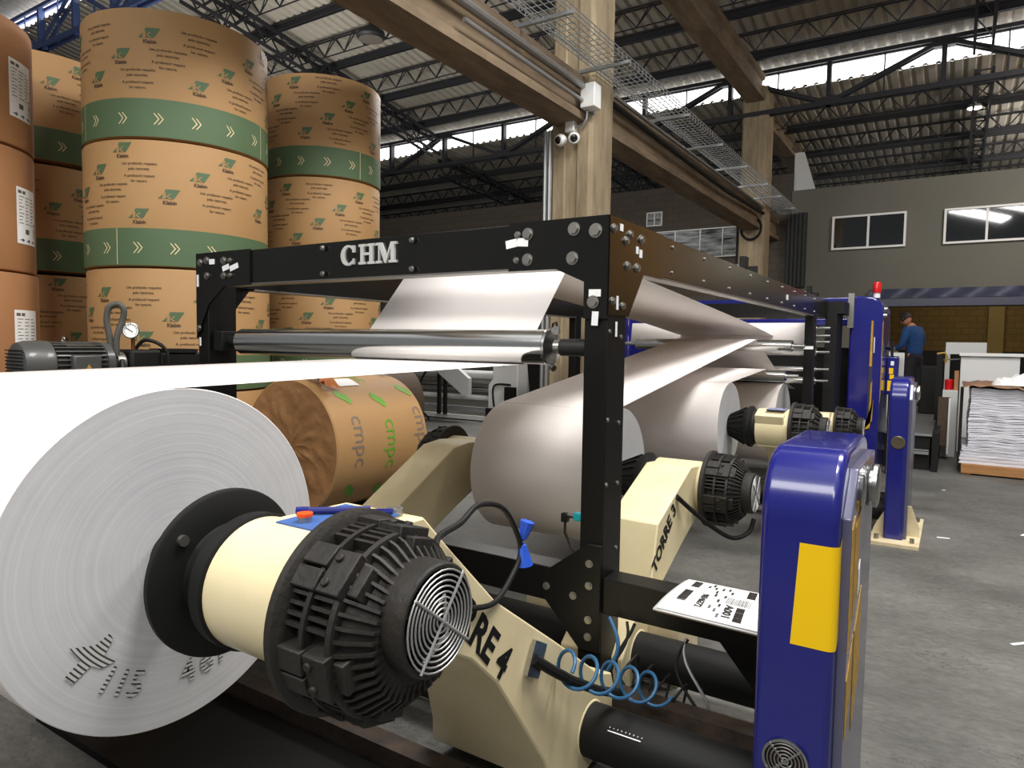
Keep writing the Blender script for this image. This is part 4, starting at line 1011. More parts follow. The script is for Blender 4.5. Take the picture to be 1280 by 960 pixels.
# plain brown reels with shipping labels
def plain_proto(R, h):
    t = thing('kraft_roll', 'plain', 'paper reel')
    MB().lathe([(.05, .004), (R - .03, .004), (R - .008, .012), (R, .03), (R, h - .02), (R - .006, h - .008), (R - .03, h - .003), (.05, h - .004)], (0, 0, 0), (0, 0, 1), 96).build('kraft_wrapper', KRAFTB, t)
    W = wrap(R + .003); W2 = wrap(R + .0045); a0 = 2.2
    lab_ = MB(); lab_.grid(lambda u, v: W(a0)(u * .3, .24 + v * .46), 8, 1); l_ = lab_.build('shipping_label', PAPER, t)
    m = MB(); f = W2(a0)
    def r(x0, x1, z0, z1): m.flat(rect2d(x0, x1, .24 + z0, .24 + z1), f)
    r(.02, .12, .41, .435)
    for k in range(9):
        z = .375 - k * .027; r(.02, .28, z, z + .002)
        for j in range(3): r(.03 + .085 * j, .03 + .085 * j + random.uniform(.03, .07), z + .007, z + .013)
    for k in range(14): r(.255, .285, .06 + k * .009, .06 + k * .009 + random.choice((.003, .006)))
    r(.11, .17, .085, .125)
    for k in range(3): m.flat(poly2d([(.03 + .09 * k, .24 + .03), (.07 + .09 * k, .24 + .02), (.07 + .09 * k, .24 + .012), (.095 + .09 * k, .24 + .03), (.07 + .09 * k, .24 + .048), (.07 + .09 * k, .24 + .04)]), f)
    merge(l_, m.build('label_print', INKL, t))
    return t
pB = plain_proto(.75, 1.005)
stack(pB, -7.12, 2.2, 1.005, 4, ['plain brown kraft reel at the left edge, %s of its stack' % o_ for o_ in ordn], [-.15, -.15, -.05, -.12], 'plain brown reels at the left edge', False)

# ------------------------------------------------------------------ lying kraft reels
def lying(x, y0, L, R, label, m_, endm, rough=True):
    t = thing('kraft_roll', label, 'paper reel', (x, y0 + L / 2, 0), 'kraft reels lying on the floor')
    MB().lathe([(R - .012, 0), (R, .012), (R, L - .012), (R - .012, L)], (x, y0, R), (0, 1, 0), 96).build('kraft_wrapper', m_, t)
    random.seed(11)
    def fn(u, v):
        a = 2 * PI * u; r = (R - .012) * (1 - v)
        d = .02 * math.sin(a * 9 + v * 7) * v * (1 - v) * 3 + .012 * math.sin(a * 17 - v * 11) * (1 - v) * v * 3 + .018 * math.sin(a * 4 + 12 * v) * v * (1 - v) * 2
        d = d * .45 + random.uniform(-.004, .004) * (v > .02) * (v < .98) - .012 * v
        return (x + r * math.cos(a), y0 - max(-.01, d) * 1.0, R + r * math.sin(a))
    MB().grid(fn, 120, 26).build('crumpled_end', endm, t, sharp=180)
    MB().lathe([(R - .012, 0), (.0, .0)], (x, y0 + L, R), (0, 1, 0), 64).build('end_disc', endm, t)
    return t
RL = .585
cm = lying(-4.70, 3.86, 1.12, RL, 'brown kraft reel lying on its side with green leaf print and crumpled end', KRAFT, KRAFTC)
MB
def cyl_fn(ax_y, ang, R):
    # local: x runs around the circumference (downwards on the +X side), y runs along -Y
    return lambda a, b: (-4.70 + R * math.cos(ang - a / R), ax_y + b, RL + R * math.sin(ang - a / R))
gT = text2d('cmpc', .21, .0, 'LEFT')
mg = MB(); ml = MB()
leaf = [(0, 0), (.03, .035), (.08, .05), (.13, .04), (.11, 0), (.07, -.03), (.03, -.025)]
for row, (yy, ms) in enumerate(((4.06, mg), (4.44, ml), (4.84, mg))):
    for k in range(4):
        ang = math.radians((116, 110, 119)[row] - 86 * k)
        f = cyl_fn(yy + .0, ang, RL + .003)
        ms.flat(gT, f)
        for lp in (leaf, [(a_ + .05, b_ + .05) for a_, b_ in leaf]):
            (ml if row != 1 or True else mg).flat(poly2d([(a_ + .60, b_) for a_, b_ in lp]), f)
merge([c_ for c_ in cm.children if c_.name.startswith('kraft_wrapper')][0], mg.build('grey_lettering', GREYP, cm), ml.build('green_lettering', GRNL, cm))
cap_ = MB(); random.seed(4)
cap_.grid(lambda u, v: (-4.66 + .3 * u + .03 * random.random(), 3.93 + .15 * v + .03 * random.random(), RL * 2 + .012 - .09 * u * u + .06 * random.random()), 8, 5)
o = cap_.build('kraft_scrap', mat('orange_kraft_scrap', (186, 110, 54), .6), sharp=10); tag(o, 'torn orange kraft paper scrap on top of the lying printed reel', 'paper scrap')
o = MB().grid(lambda u, v: (-4.56 + .14 * u, 4.16 + .24 * v, RL + (RL + .006) * math.sin(math.acos(max(-1, min(1, (-4.56 + .14 * u + 4.70) / (RL + .006)))))), 6, 2).build('paper_slip', PAPER); tag(o, 'white paper slip on top of the lying printed reel', 'paper slip')
lying(-6.95, 6.62, 1.0, .6, 'dark brown reel lying behind the printed lying reel', KRAFTD, KRAFTD)

# ------------------------------------------------------------------ motor and vacuum pump on their stand
st = thing('pump_stand', 'dark steel stand carrying the motor and vacuum pump behind the paper web', 'stand', (-4.5, 2.3, 0))
MB().box(-4.72, -4.28, 1.62, 2.95, 1.12, 1.17).build('table_top', BLKM, st)
for x in (-4.68, -4.32):
    for y in (1.68, 2.89): MB().box(x - .03, x + .03, y - .03, y + .03, 0, 1.12).build('leg', BLKM, st)
mo = thing('electric_motor', 'dark grey electric motor with finned body standing left of the vacuum pump', 'motor', (-4.5, 2.0, 1.17))
A = (0, 1, 0)
MB().lathe([(0, 0), (.10, 0), (.128, .012), (.14, .05), (.143, .15), (.14, .165), (.125, .165)], (-4.5, 1.72, 1.33), A, 36).build('fan_cowl', MOTORG, mo)
m = MB()
for k in range(9): m.box(-4.61 + .004, -4.39, 1.716, 1.719, 1.25 + k * .02, 1.257 + k * .02)
m.build('cowl_slots', BLKM, mo)
MB().cyl((-4.5, 1.86, 1.33), (-4.5, 2.22, 1.33), .115, n=40).build('motor_body', MOTORG, mo)
m = MB()
for k in range(30):
    a = 2 * PI * k / 30; d = Vector((math.cos(a), 0, math.sin(a)))
    m.bar(Vector((-4.5, 1.89, 1.33)) + d * .125, Vector((-4.5, 2.17, 1.33)) + d * .125, .007, .026, up=d)
m.build('cooling_fins', MOTORG, mo)
MB().lathe([(.115, 0), (.135, .01), (.135, .05), (.06, .1), (0, .1)], (-4.5, 2.17, 1.33), A, 36).build('front_flange', MOTORG, mo)
tb = MB().box(-4.39, -4.33, 1.96, 2.12, 1.27, 1.39).build('terminal_box', MOTORG, mo, bevel=.012)
MB().prism([(2.025, 1.305), (2.06, 1.305), (2.0425, 1.335)], lambda a, b, t: (t, a, b), -4.331, -4.329).build('warning_triangle', YELW, tb)
MB().tube([(-4.5 + .014 * math.cos(a), 1.98, 1.48 + .016 * math.sin(a)) for a in [k * PI / 8 for k in range(16)]], .004, 6, True).build('lifting_eye', STEEL, mo)
MB().obox((-4.46, 2.04, 1.452), (.1, .16, .004), Matrix.Rotation(.25, 3, 'Y')).build('name_plate', STEEL, mo)
for y in (1.95, 2.13): MB().box(-4.6, -4.4, y - .03, y + .03, 1.17, 1.23).build('foot', MOTORG, mo)
mo.location.y += .05
pu = thing('vacuum_pump', 'black vacuum pump with dial gauge and rubber hose beside the gantry', 'pump', (-4.5, 2.6, 1.17))
MB().lathe([(0, 0), (.06, 0), (.06, .04), (.075, .05), (.075, .1), (.05, .1)], (-4.5, 2.27, 1.33), A, 28).build('coupling', STEELD, pu)
MB().box(-4.6, -4.4, 2.38, 2.58, 1.17, 1.42).build('pump_body', BLKM, pu, bevel=.02)
MB().box(-4.59, -4.41, 2.58, 2.9, 1.2, 1.40).build('pump_head', BLKM, pu, bevel=.015)
m = MB()
for k in range(7): m.cyl((-4.405, 2.6 + k * .042, 1.30), (-4.395, 2.6 + k * .042, 1.30), .02, n=10); m.cyl((-4.405, 2.62 + k * .042, 1.24), (-4.395, 2.62 + k * .042, 1.24), .02, n=10)
m.build('head_studs', DUST, pu)
MB().box(-4.62, -4.40, 2.62, 2.84, 1.40, 1.425).build('lid', BLKM, pu)
MB().tube(spl([(-4.45, 2.29, 1.38), (-4.46, 2.28, 1.5), (-4.47, 2.27, 1.6), (-4.46, 2.28, 1.68), (-4.43, 2.32, 1.705), (-4.41, 2.345, 1.67), (-4.42, 2.34, 1.6), (-4.43, 2.31, 1.5), (-4.43, 2.305, 1.38)]), .019, 10).build('rubber_hose', mat('grey_rubber', (74, 72, 66), .6), pu)
MB().cyl((-4.43, 2.41, 1.42), (-4.43, 2.41, 1.5), .012, n=12).build('gauge_stem', mat('brass', (150, 100, 60), .35, metal=.9), pu)
ga = MB().lathe([(0, -.03), (.045, -.03), (.05, -.02), (.05, .004), (.045, .006), (.044, 0), (0, 0)], (-4.40, 2.38, 1.54), (.85, -.5, .05), 36).build('dial_gauge', STEEL, pu)
gd = Vector((.85, -.5, .05)).normalized(); gc = Vector((-4.40, 2.38, 1.54)) + gd * .0015
MB().lathe([(0, 0), (.043, 0)], gc, gd, 32).build('dial_face', PAPER, ga)
gs = gd.cross(Vector((0, 0, 1))).normalized(); gu = gs.cross(gd)
m = MB()
for k in range(13):
    a = math.radians(-40 + 260 * k / 12); d = gs * math.cos(a) + gu * math.sin(a)
    m.bar(gc + gd * .001 + d * .032, gc + gd * .001 + d * .039, .003, .001, up=gd)
m.bar(gc + gd * .001 - gs * .012 - gu * .008, gc + gd * .001 + gs * .03 + gu * .02, .005, .001, up=gd)
m.build('dial_needle', INK, ga)
MB().tube(spl([(-4.5, 2.46, 1.42), (-4.46, 2.5, 1.48), (-4.4, 2.56, 1.46), (-4.37, 2.6, 1.4), (-4.36, 2.61, 1.25)]), .012).build('oil_pipe', BLKM, pu)
MB().cyl((-4.41, 2.33, 1.25), (-4.41, 2.33, 1.36), .014, n=12).build('valve', STEEL, pu)

# ------------------------------------------------------------------ blue sheeter machine at the end of the gantry
bl = thing('blue_sheeter', 'tall blue machine side frame with worn yellow stripes at the end of the gantry', 'machine', (-.85, 8.9, 0))
poly = [(-.985, .0), (-.70, 0), (-.66, .1), (-.66, 1.88), (-.67, 1.96), (-.70, 2.02), (-.76, 2.06), (-.985, 2.08)]
bs = MB().prism(poly, lambda a, b, t: (a, t, b), 8.5, 9.6).build('side_frame', BLUE, bl, bevel=.02)
MB().box(-.775, -.74, 8.492, 8.502, .6, 1.8).build('slot', mat('grey_dark_slot', (50, 50, 66), .5), bs)
MB().prism([(-.77, 1.3), (-.745, 1.3), (-.75, 1.8), (-.765, 1.8)], lambda a, b, t: (a, t, b), 8.486, 8.492).build('yellow_stripe', YELW, bs)
MB().prism([(-.755, .65), (-.735, .65), (-.735, 1.15), (-.75, 1.1)], lambda a, b, t: (a, t, b), 8.486, 8.492).build('yellow_stripe', YELW, bs)
MB().prism([(-.80, .6), (-.74, .62), (-.715, .95), (-.72, .7)], lambda a, b, t: (a, t, b), 8.480, 8.487).build('yellow_stripe', YELW, bs)
MB().box(-.735, -.728, 8.49, 8.5, 1.45, 1.62).build('white_label', TAPE, bs)
MB().prism([(8.52, 1.75), (8.6, 1.8), (8.6, 1.0), (8.52, .9)], lambda a, b, t: (t, a, b), -.66, -.657).build('yellow_stripe', YELW, bs)
for z in (1.86, 1.93):
    MB().lathe([(0, 0), (.025, 0), (.025, .03), (.018, .034), (0, .034)], (-.66, 8.62, z), (1, 0, 0), 16).build('button', STEEL, bs)
MB().box(-1.0, -.94, 8.42, 8.5, 1.72, 2.1).build('end_bracket', STEELD, bl)
MB().box(-3.75, -.985, 8.95, 9.25, 1.9, 2.09).build('top_cross_member', BLUE, bl, bevel=.01)
MB().box(-3.75, -.985, 8.9, 9.0, 1.76, 1.84).build('blue_cross_bar', BLUE, bl, bevel=.01)
MB().box(-3.9, -3.6, 8.5, 9.6, 0, 2.05).build('far_side_frame', BLUE, bl, bevel=.03)
MB().box(-1.16, -1.05, 7.98, 8.45, 0, 1.86).build('black_upright', BLKM, bl)
MB().box(-3.6, -1.0, 9.05, 9.2, .3, 1.5).build('infeed_guard', BLKM, bl)
MB().box(-1.24, -.985, 8.0, 8.5, 1.86, 1.99).build('link_beam', BLKM, bl)
rb_ = thing('beacon_light', 'red warning beacon on top of the blue machine frame', 'beacon', (-.74, 8.62, 2.06))
MB().cyl((-.74, 8.62, 2.055), (-.74, 8.62, 2.11), .035, n=20).build('base', WHT, rb_)
MB().lathe([(.042, 0), (.044, .01), (.044, .1), (.036, .118), (0, .122)], (-.74, 8.62, 2.11), (0, 0, 1), 24).build('red_lens', RED, rb_)
cp = thing('control_console', 'dark blue slanted control console with yellow stickers beside the machine', 'console', (-.5, 9.45, 0))
k_ = MB().prism([(9.25, .95), (9.42, 1.0), (9.5, 1.38), (9.42, 1.41), (9.25, 1.40)], lambda a, b, t: (t, a, b), -.655, -.54).build('console_box', BLUE, cp, bevel=.01)
MB().box(-.63, -.58, 9.3, 9.4, 0, 1.0).build('post', BLKM, cp)
for x0, x1, z0, z1, mm in ((-.615, -.58, 1.30, 1.35, TAPE), (-.63, -.585, 1.2, 1.27, YEL), (-.62, -.575, 1.14, 1.19, YEL), (-.64, -.58, 1.0, 1.12, YEL)):
    MB().box(x0, x1, 9.244, 9.248, z0, z1).build('sticker', mm, k_)
MB().cyl((-.66, 9.5, 1.5), (-.6, 9.4, 1.5), .02, n=12).build('lamp_arm', STEEL, cp)
MB().box(-.625, -.6, 9.3, 9.42, 1.36, 1.58).build('mast', BLKM, cp)
wp = MB().grid(lambda u, v: (-.80 + .2 * u, 11.6 + .05 * math.sin(u * 3), .46 + .98 * v), 8, 8).build('guard_panel', WHTG, solid=.01); tag(wp, 'pale curved guard panel between the console and the worker', 'panel')
# walkway platform
wk = thing('walkway', 'grey treadplate walkway beside the blue machine with black risers', 'walkway', (-.55, 12.5, 0))
TREAD = mat('treadplate', (150, 150, 148), .35, metal=.6, noise=(18, (110, 110, 108), .2), bump=(40, .8))
MB().box(-1.15, -.17, 9.9, 16.2, .43, .45).build('tread_surface', TREAD, wk)
MB().box(-1.15, -.17, 9.87, 9.9, .425, .455).build('edge_strip', GALV, wk)
MB().box(-1.15, -.19, 9.9, 9.93, .0, .425).build('riser', BLKM, wk)
MB().box(-.17, -.1, 9.8, 16.2, .0, .47).build('side_stringer', BLKM, wk)
MB().box(-.62, -.2, 9.84, 9.87, .2, .235).build('edge_strip', GALV, wk)
MB().box(-.62, -.2, 9.84, 9.87, .245, .26).build('edge_strip', GALV, wk)
o = MB().obox((-1.08, 8.16, .50), (.66, .07, .05), Matrix.Rotation(-.16, 3, 'Z')).build('white_bar', WHT)
tag(o, 'flat white bar showing just above the top of the large blue cabinet', 'bar')
o2 = MB().box(-1.32, -.9, 8.12, 8.18, 0, .474).build('bar_stand', BLKM); tag(o2, 'black stand under the flat white bar', 'stand')
# ------------------------------------------------------------------ worker
def skin_body(pts, edges, name, m_, parent, sub=2, rootv=0):
    me = bpy.data.meshes.new(name); off = OFF[parent]
    bm = bmesh.new(); lay = bm.verts.layers.skin.verify()
    vv = [bm.verts.new(Vector(p[:3]) - off) for p in pts]
    for a, b in edges: bm.edges.new((vv[a], vv[b]))
    for k, p in enumerate(pts):
        vv[k][lay].radius = (p[3], p[4] if len(p) > 4 else p[3]); vv[k][lay].use_root = (k == rootv)
    bm.to_mesh(me); bm.free()
    o = bpy.data.objects.new(name, me); COL.objects.link(o); o.parent = parent
    md = o.modifiers.new('skin', 'SKIN'); md.use_smooth_shade = True
    if sub:
        s_ = o.modifiers.new('sub', 'SUBSURF'); s_.levels = sub; s_.render_levels = sub
    me.materials.append(m_); OFF[o] = off
    return o
PX, PY, PZ = -.60, 14.6, .45
pe = thing('person', 'worker in a blue long-sleeved sweater and dark trousers bending his head over the machine', 'person', (PX, PY, PZ))
# local frame: the worker faces -X (towards the machine), slightly away from the camera; F forward, S his right
Fd = Vector((-.86, .5, 0)).normalized(); Sd = Fd.cross(Vector((0, 0, 1)))
def L(f, s, z): 
    v = Vector((PX, PY, PZ)) + Fd * f + Sd * s; return (v.x, v.y, PZ + z)
# one continuous body: trunk, neck, arms, legs
B = [L(0, 0, .95) + (.09, .12), L(.0, 0, 1.08) + (.10, .13), L(.01, 0, 1.22) + (.125, .165), L(.04, 0, 1.36) + (.12, .17), L(.07, 0, 1.45) + (.075, .09), L(.12, 0, 1.52) + (.055, .055)]
E_ = [(0, 1), (1, 2), (2, 3), (3, 4), (4, 5)]
def addp(lst): 
    i = len(B); B.extend(lst); return i
for s in (1, -1):
    i = addp([L(.05, .18 * s, 1.385) + (.07,), L(.03, .25 * s, 1.25) + (.055,), L(.06, .27 * s, 1.10) + (.046,), L(.2, .22 * s, 1.06) + (.04,), L(.33, .15 * s, 1.06) + (.03,)])
    E_ += [(3, i), (i, i + 1), (i + 1, i + 2), (i + 2, i + 3), (i + 3, i + 4)]
    j = addp([L(0, .09 * s, .86) + (.08,), L(.02, .11 * s, .5) + (.065,), L(-.02, .12 * s, .1) + (.045,), L(.0, .12 * s, .045) + (.042,), L(.14, .13 * s, .035) + (.035,)])
    E_ += [(0, j), (j, j + 1), (j + 1, j + 2), (j + 2, j + 3), (j + 3, j + 4)]
skin_body(B, E_, 'body', SKIN, pe)
# clothing follows the body a little larger
S_ = [L(0, 0, .86) + (.15, .185), L(-.0, 0, 1.05) + (.145, .18), L(.005, 0, 1.22) + (.145, .185), L(.035, 0, 1.36) + (.135, .19), L(.07, 0, 1.45) + (.085, .1)]
SE = [(0, 1), (1, 2), (2, 3), (3, 4)]
for s in (1, -1):
    i = len(S_); S_ += [L(.045, .18 * s, 1.385) + (.085,), L(.03, .258 * s, 1.25) + (.07,), L(.06, .275 * s, 1.10) + (.06,), L(.2, .222 * s, 1.06) + (.052,), L(.3, .165 * s, 1.06) + (.042,)]
    SE += [(3, i), (i, i + 1), (i + 1, i + 2), (i + 2, i + 3), (i + 3, i + 4)]
skin_body(S_, SE, 'sweater', SWEAT, pe)
T_ = [L(0, 0, 1.0) + (.135, .17), L(0, 0, .9) + (.14, .175)]; TE = [(0, 1)]
for s in (1, -1):
    i = len(T_); T_ += [L(0, .095 * s, .84) + (.115,), L(.02, .11 * s, .5) + (.085,), L(-.01, .12 * s, .09) + (.07,)]
    TE += [(1, i), (i, i + 1), (i + 1, i + 2)]
    m = MB(); c0 = Vector(L(.06, .125 * s, .04)); R3 = Matrix((Fd, Sd, Vector((0, 0, 1)))).transposed()
    m.obox(c0, (.28, .1, .075), R3).build('shoe', SHOE, pe, bevel=.03)
skin_body(T_, TE, 'trousers', TROU, pe)
# head bowed forward
hd = MB(); hc = Vector(L(.2, .01, 1.61)); tilt = Matrix((Fd, Sd, Vector((0, 0, 1)))).transposed() @ Matrix.Rotation(math.radians(38), 3, 'Y')
def hp(a, b, c_): return hc + tilt @ Vector((a, b, c_))
def head_fn(u, v):
    th = 2 * PI * u; ph = PI * v
    x = math.sin(ph) * math.cos(th); y = math.sin(ph) * math.sin(th); z = math.cos(ph)
    rx = .1 if x < 0 else .098; ry = .075; rz = .118
    px, py, pz = x * rx, y * ry * (1 - .18 * max(0, -z)), z * rz
    if z < 0: px += .012 * -z
    if x > .85 and -.35 < z < .05: px += .022 * (x - .85) / .15
    if x > .6 and .05 < z < .3: px -= .006
    return hp(px, py, pz)
hd.grid(head_fn, 32, 24); hd.build('head', SKIN, pe, sharp=180)
for s in (1, -1):
    MB().lathe([(0, 0), (.022, .0), (.026, .008), (.012, .014), (0, .012)], hp(-.005, .07 * s, -.005), tilt @ Vector((-.3, s, 0)), 14).build('ear', SKIN, pe)
    MB().lathe([(0, -.008), (.008, -.005), (.011, 0), (.008, .005), (0, .008)], hp(.088, .032 * s, .012), tilt @ Vector((1, 0, 0)), 10).build('eye', INK, pe)
MB().obox(hp(.097, 0, -.062), (.01, .045, .008), tilt).build('mouth', mat('lip', (150, 84, 74), .5), pe)
hr = MB()
def hair_fn(u, v):
    th = PI * .32 + (2 * PI - PI * .64) * u; ph = PI * .62 * v
    x = math.sin(ph) * math.cos(th); y = math.sin(ph) * math.sin(th); z = math.cos(ph)
    return hp(x * .108, y * .083, z * .126 + .002)
hr.grid(hair_fn, 28, 14); hr.build('hair', HAIR, pe, sharp=180, solid=.006)
# hands: palm with five separate bent fingers
for s in (1, -1):
    w0 = Vector(L(.33, .15 * s, 1.06)); 
    hm = MB(); R3 = Matrix((Fd, Sd, Vector((0, 0, 1)))).transposed()
    hm.obox(w0 + Fd * .055, (.1, .08, .028), R3)
    for k, (o_, ln) in enumerate(((-.032, .062), (-.011, .075), (.011, .08), (.032, .07))):
        b0 = w0 + Fd * .1 + Sd * o_ * -s; hm.tube([b0, b0 + Fd * ln * .45 + Vector((0, 0, -.006)), b0 + Fd * ln * .8 + Vector((0, 0, -.03)), b0 + Fd * ln * .9 + Vector((0, 0, -.055))], .009, 8)
    b0 = w0 + Fd * .03 - Sd * .04 * s; hm.tube([b0, b0 + Fd * .03 - Sd * .03 * s, b0 + Fd * .065 - Sd * .035 * s + Vector((0, 0, -.02))], .0105, 8)
    hm.build('hand', SKIN, pe, bevel=.006)
o = MB().box(PX - .62, PX - .3, PY + .1, PY + .7, .45, 1.45).build('delivery_table', WHTG, bevel=.01); tag(o, 'pale machine delivery box the worker is leaning over', 'machine box')

# ------------------------------------------------------------------ right-hand side: stacks and junk
pl = thing('wooden_pallet', 'raw wooden pallet carrying the white sheet stack at the right edge', 'pallet', (.75, 10.5, 0))
for k in range(7): MB().box(.14, 1.5, 9.86 + k * .19, 9.98 + k * .19, .1, .125).build('deck_board', WOOD, pl)
for x in (.14, .75, 1.4): MB().box(x, x + .1, 9.86, 11.12, .0, .1).build('stringer', WOOD, pl)
MB().box(.14, 1.5, 9.84, 9.862, .02, .12).build('front_board', WOOD, pl)
random.seed(21)
z = .126; k = 0
SHEET = mat('stacked_sheet_edges', (238, 236, 238), .7, noise=(1.0, (206, 206, 218), .25), stretch=(2, 2, 60), bump=(1, .0))
for hgt, dx in ((.07, -.05), (.06, -.045), (.06, -.03), (.17, .03), (.2, .02), (.14, .03), (.2, .035)):
    m = MB(); nx = 40; nl = max(3, int(hgt / .012))
    for l_ in range(nl):
        za = z + hgt * l_ / nl; zb2 = z + hgt * (l_ + 1) / nl - .0008; j = random.uniform(-.006, .006); ph = random.uniform(0, 6)
        vs = []
        for i in range(nx + 1):
            x = .17 + dx + 1.3 * i / nx + j; wv = .006 * math.sin(i * .5 + ph * .3 + k) * min(1, k / 2)
            vs += [(x, 9.93 + j + random.uniform(-.002, .002), za + wv), (x, 9.93 + j, zb2 + wv), (x, 11.05, zb2 + wv), (x, 11.05, za + wv)]
        fs = []
        for i in range(nx): fs += [(4 * i + c_, 4 * i + (c_ + 1) % 4, 4 * i + 4 + (c_ + 1) % 4, 4 * i + 4 + c_) for c_ in range(4)]
        fs += [(0, 1, 2, 3), tuple(4 * nx + c_ for c_ in (3, 2, 1, 0))]
        m.add(vs, fs)
    o = m.build('paper_bundle', SHEET)
    tag(o, 'bundle of white paper sheets in the stack on the wooden pallet', 'paper bundle', 'white sheet bundles on the pallet')
    z += hgt + .002; k += 1
topz = z
ks = MB(); random.seed(8)
ks.grid(lambda u, v: (.12 + 1.4 * u, 9.85 + 1.2 * v, topz + .012 + .03 * random.random() + (.02 * math.sin(u * 9) - .05 * max(0, .12 - v) * 8 * .3)), 16, 10)
o = ks.build('kraft_cover', mat('brown_cover_sheet', (150, 112, 86), .7), sharp=20, solid=.003); tag(o, 'wrinkled brown cover sheet on top of the white sheet stack', 'cover sheet')
cb = MB(); random.seed(31)
cb.grid(lambda u, v: (.40 + .6 * u + .07 * random.random(), 9.98 + .45 * v + .07 * random.random(), topz + .04 + .13 * (math.sin(PI * u) * math.sin(PI * v)) ** .5 * (.45 + .9 * random.random())), 11, 9)
o = cb.build('crumpled_paper', PAPER, sharp=8); tag(o, 'crumpled white paper on top of the brown cover sheet', 'paper')
sp_ = thing('leaning_boards', 'brown and black boards leaning against the left side of the white sheet stack', 'boards', (.08, 10.3, 0))
MB().prism([(10.0, .12), (10.5, .12), (10.5, 1.0), (10.0, 1.05)], lambda a, b, t: (.1 + t, a, b), 0, .03).build('dark_board', BLKM, sp_)
MB().prism([(10.9, .2), (11.4, .2), (11.4, .8), (10.9, .86)], lambda a, b, t: (.0 + t, a, b), -.14, 0).build('brown_crate', KRAFTD, sp_)
MB().box(-.02, .0, 10.85, 10.89, .1, .85).build('white_edge', WHT, sp_)
wc = MB().box(.1, .8, 12.0, 12.5, 0, 1.4).build('white_crate', WHT, bevel=.01); tag(wc, 'white cabinet standing behind the sheet stack', 'cabinet')
o = MB().box(.08, .84, 11.95, 12.55, 1.405, 1.45).build('white_sheets', PAPER, bevel=.005); tag(o, 'flat stack of white sheets lying on the white cabinet', 'paper')
o = MB().bar((-.12, 12.3, 1.34), (.1, 12.2, 1.36), .02).build('rod', GALV); tag(o, 'thin grey rod sticking out left of the white cabinet', 'rod')
wf = thing('display_rack', 'white rectangular rack standing behind the white cabinet', 'frame', (.18, 14, 0))
MB().box(-.11, .47, 14, 14.1, 1.42, 1.62).build('top_rail', WHT, wf); MB().box(.3, .47, 14, 14.1, 0, 1.42).build('upright', WHTG, wf); MB().box(-.11, -.04, 14, 14.1, 0, 1.42).build('upright', WHTG, wf)
lc = MB().box(-.1, .08, 11.3, 11.8, 0, .93).build('low_cabinet', WHTG, bevel=.01); tag(lc, 'low pale grey cabinet left of the white cabinet', 'cabinet')
o = MB().lathe([(.0, 0), (.05, 0), (.055, .13), (.04, .15), (0, .15)], (-.03, 11.5, .93), (0, 0, 1), 20).build('red_can', RED); tag(o, 'small red can on the low grey cabinet', 'can')
o = MB().box(.03, .08, 11.4, 11.6, .93, 1.2).build('small_box', KRAFTB); tag(o, 'small brown carton beside the red can', 'carton')
po = thing('black_post', 'thin black post with a yellow hook beside the walkway', 'post', (-.13, 12.0, 0))
MB().box(-.2, -.12, 11.95, 12.02, .0, 1.42).build('upright', BLKM, po); MB().tube([(-.2, 11.95, 1.43), (-.1, 11.95, 1.45), (-.07, 11.95, 1.38), (-.09, 11.95, 1.30)], .016).build('hook', YELW, po)
o = MB().box(-.44, -.2, 13.0, 13.5, .45, 1.22).build('black_cabinet', BLKM, bevel=.02); tag(o, 'black equipment cabinet on the walkway behind the worker', 'cabinet')

# ------------------------------------------------------------------ white printing machine in the background, left of the column
YP = 10.6
pr = thing('printing_press', 'white printing machine with rollers standing behind the lying kraft reels', 'machine', (-8.2, 11, 0))
MB().prism([(-7.38, 0), (-6.72, 0), (-6.72, 1.32), (-7.28, 1.32), (-7.28, .82), (-7.38, .7)], lambda a, b, t: (a, t, b), 10.7, 11.3).build('white_upright', WHT, pr, bevel=.02)
MB().box(-7.4, -6.7, 10.65, 11.35, 0, .26).build('black_base', BLKM, pr)
for x in (-7.12, -7.03):
    for z in (1.16, 1.08): MB().box(x - .02, x + .02, 10.685, 10.7, z - .02, z + .02).build('slot', BLKM, pr)
MB().box(-6.95, -6.74, 10.6, 10.7, .42, .68).build('black_box', BLKM, pr)
MB().tube(spl([(-6.85, 10.66, .72), (-7.12, 10.62, .72), (-7.2, 10.6, .62), (-7.17, 10.6, .3)]), .02).build('black_cable', BLKM, pr)
MB().box(-11.6, -11.0, 10.7, 11.3, 0, 1.3).build('white_upright', WHT, pr, bevel=.02)
for z, r, mm, x0 in ((.86, .09, WHTG, -11), (.58, .045, STEEL, -11), (.42, .05, WHT, -11), (1.16, .06, BLKM, -11), (.72, .1, STEELD, -11)):
    MB().cyl((x0, 10.95 + (.2 if z > 1 else 0), z), (-7.3, 10.95 + (.2 if z > 1 else 0), z), r, n=24).build('roller', mm, pr)
MB().cyl((-9.9, 10.5, 1.1), (-9.1, 10.5, 1.1), .1, n=28).build('roller', WHT, pr)
rd = MB().cyl((-9.1, 10.5, 1.1), (-8.55, 10.5, 1.1), .12, n=28).build('black_drum', BLKM, pr)
MB().lathe([(.02, 0), (.05, 0), (.05, .01), (.02, .01)], (-8.5, 10.37, 1.1), (0, -1, 0), 20).build('brass_ring', mat('brass_ring', (150, 130, 80), .4, metal=.8), rd)
MB().prism([(-8.6, 1.2), (-8.2, 1.22), (-7.62, .82), (-7.62, .52), (-7.75, .5), (-8.5, 1.0)], lambda a, b, t: (a, t, b), 10.4, 10.5).build('grey_arm', WHTG, pr)
MB().box(-11.2, -7.2, 10.7, 11.1, .16, .22).build('floor_rail', GALV, pr); MB().box(-11.2, -7.2, 10.6, 10.66, .02, .1).build('floor_rail', WHTG, pr)
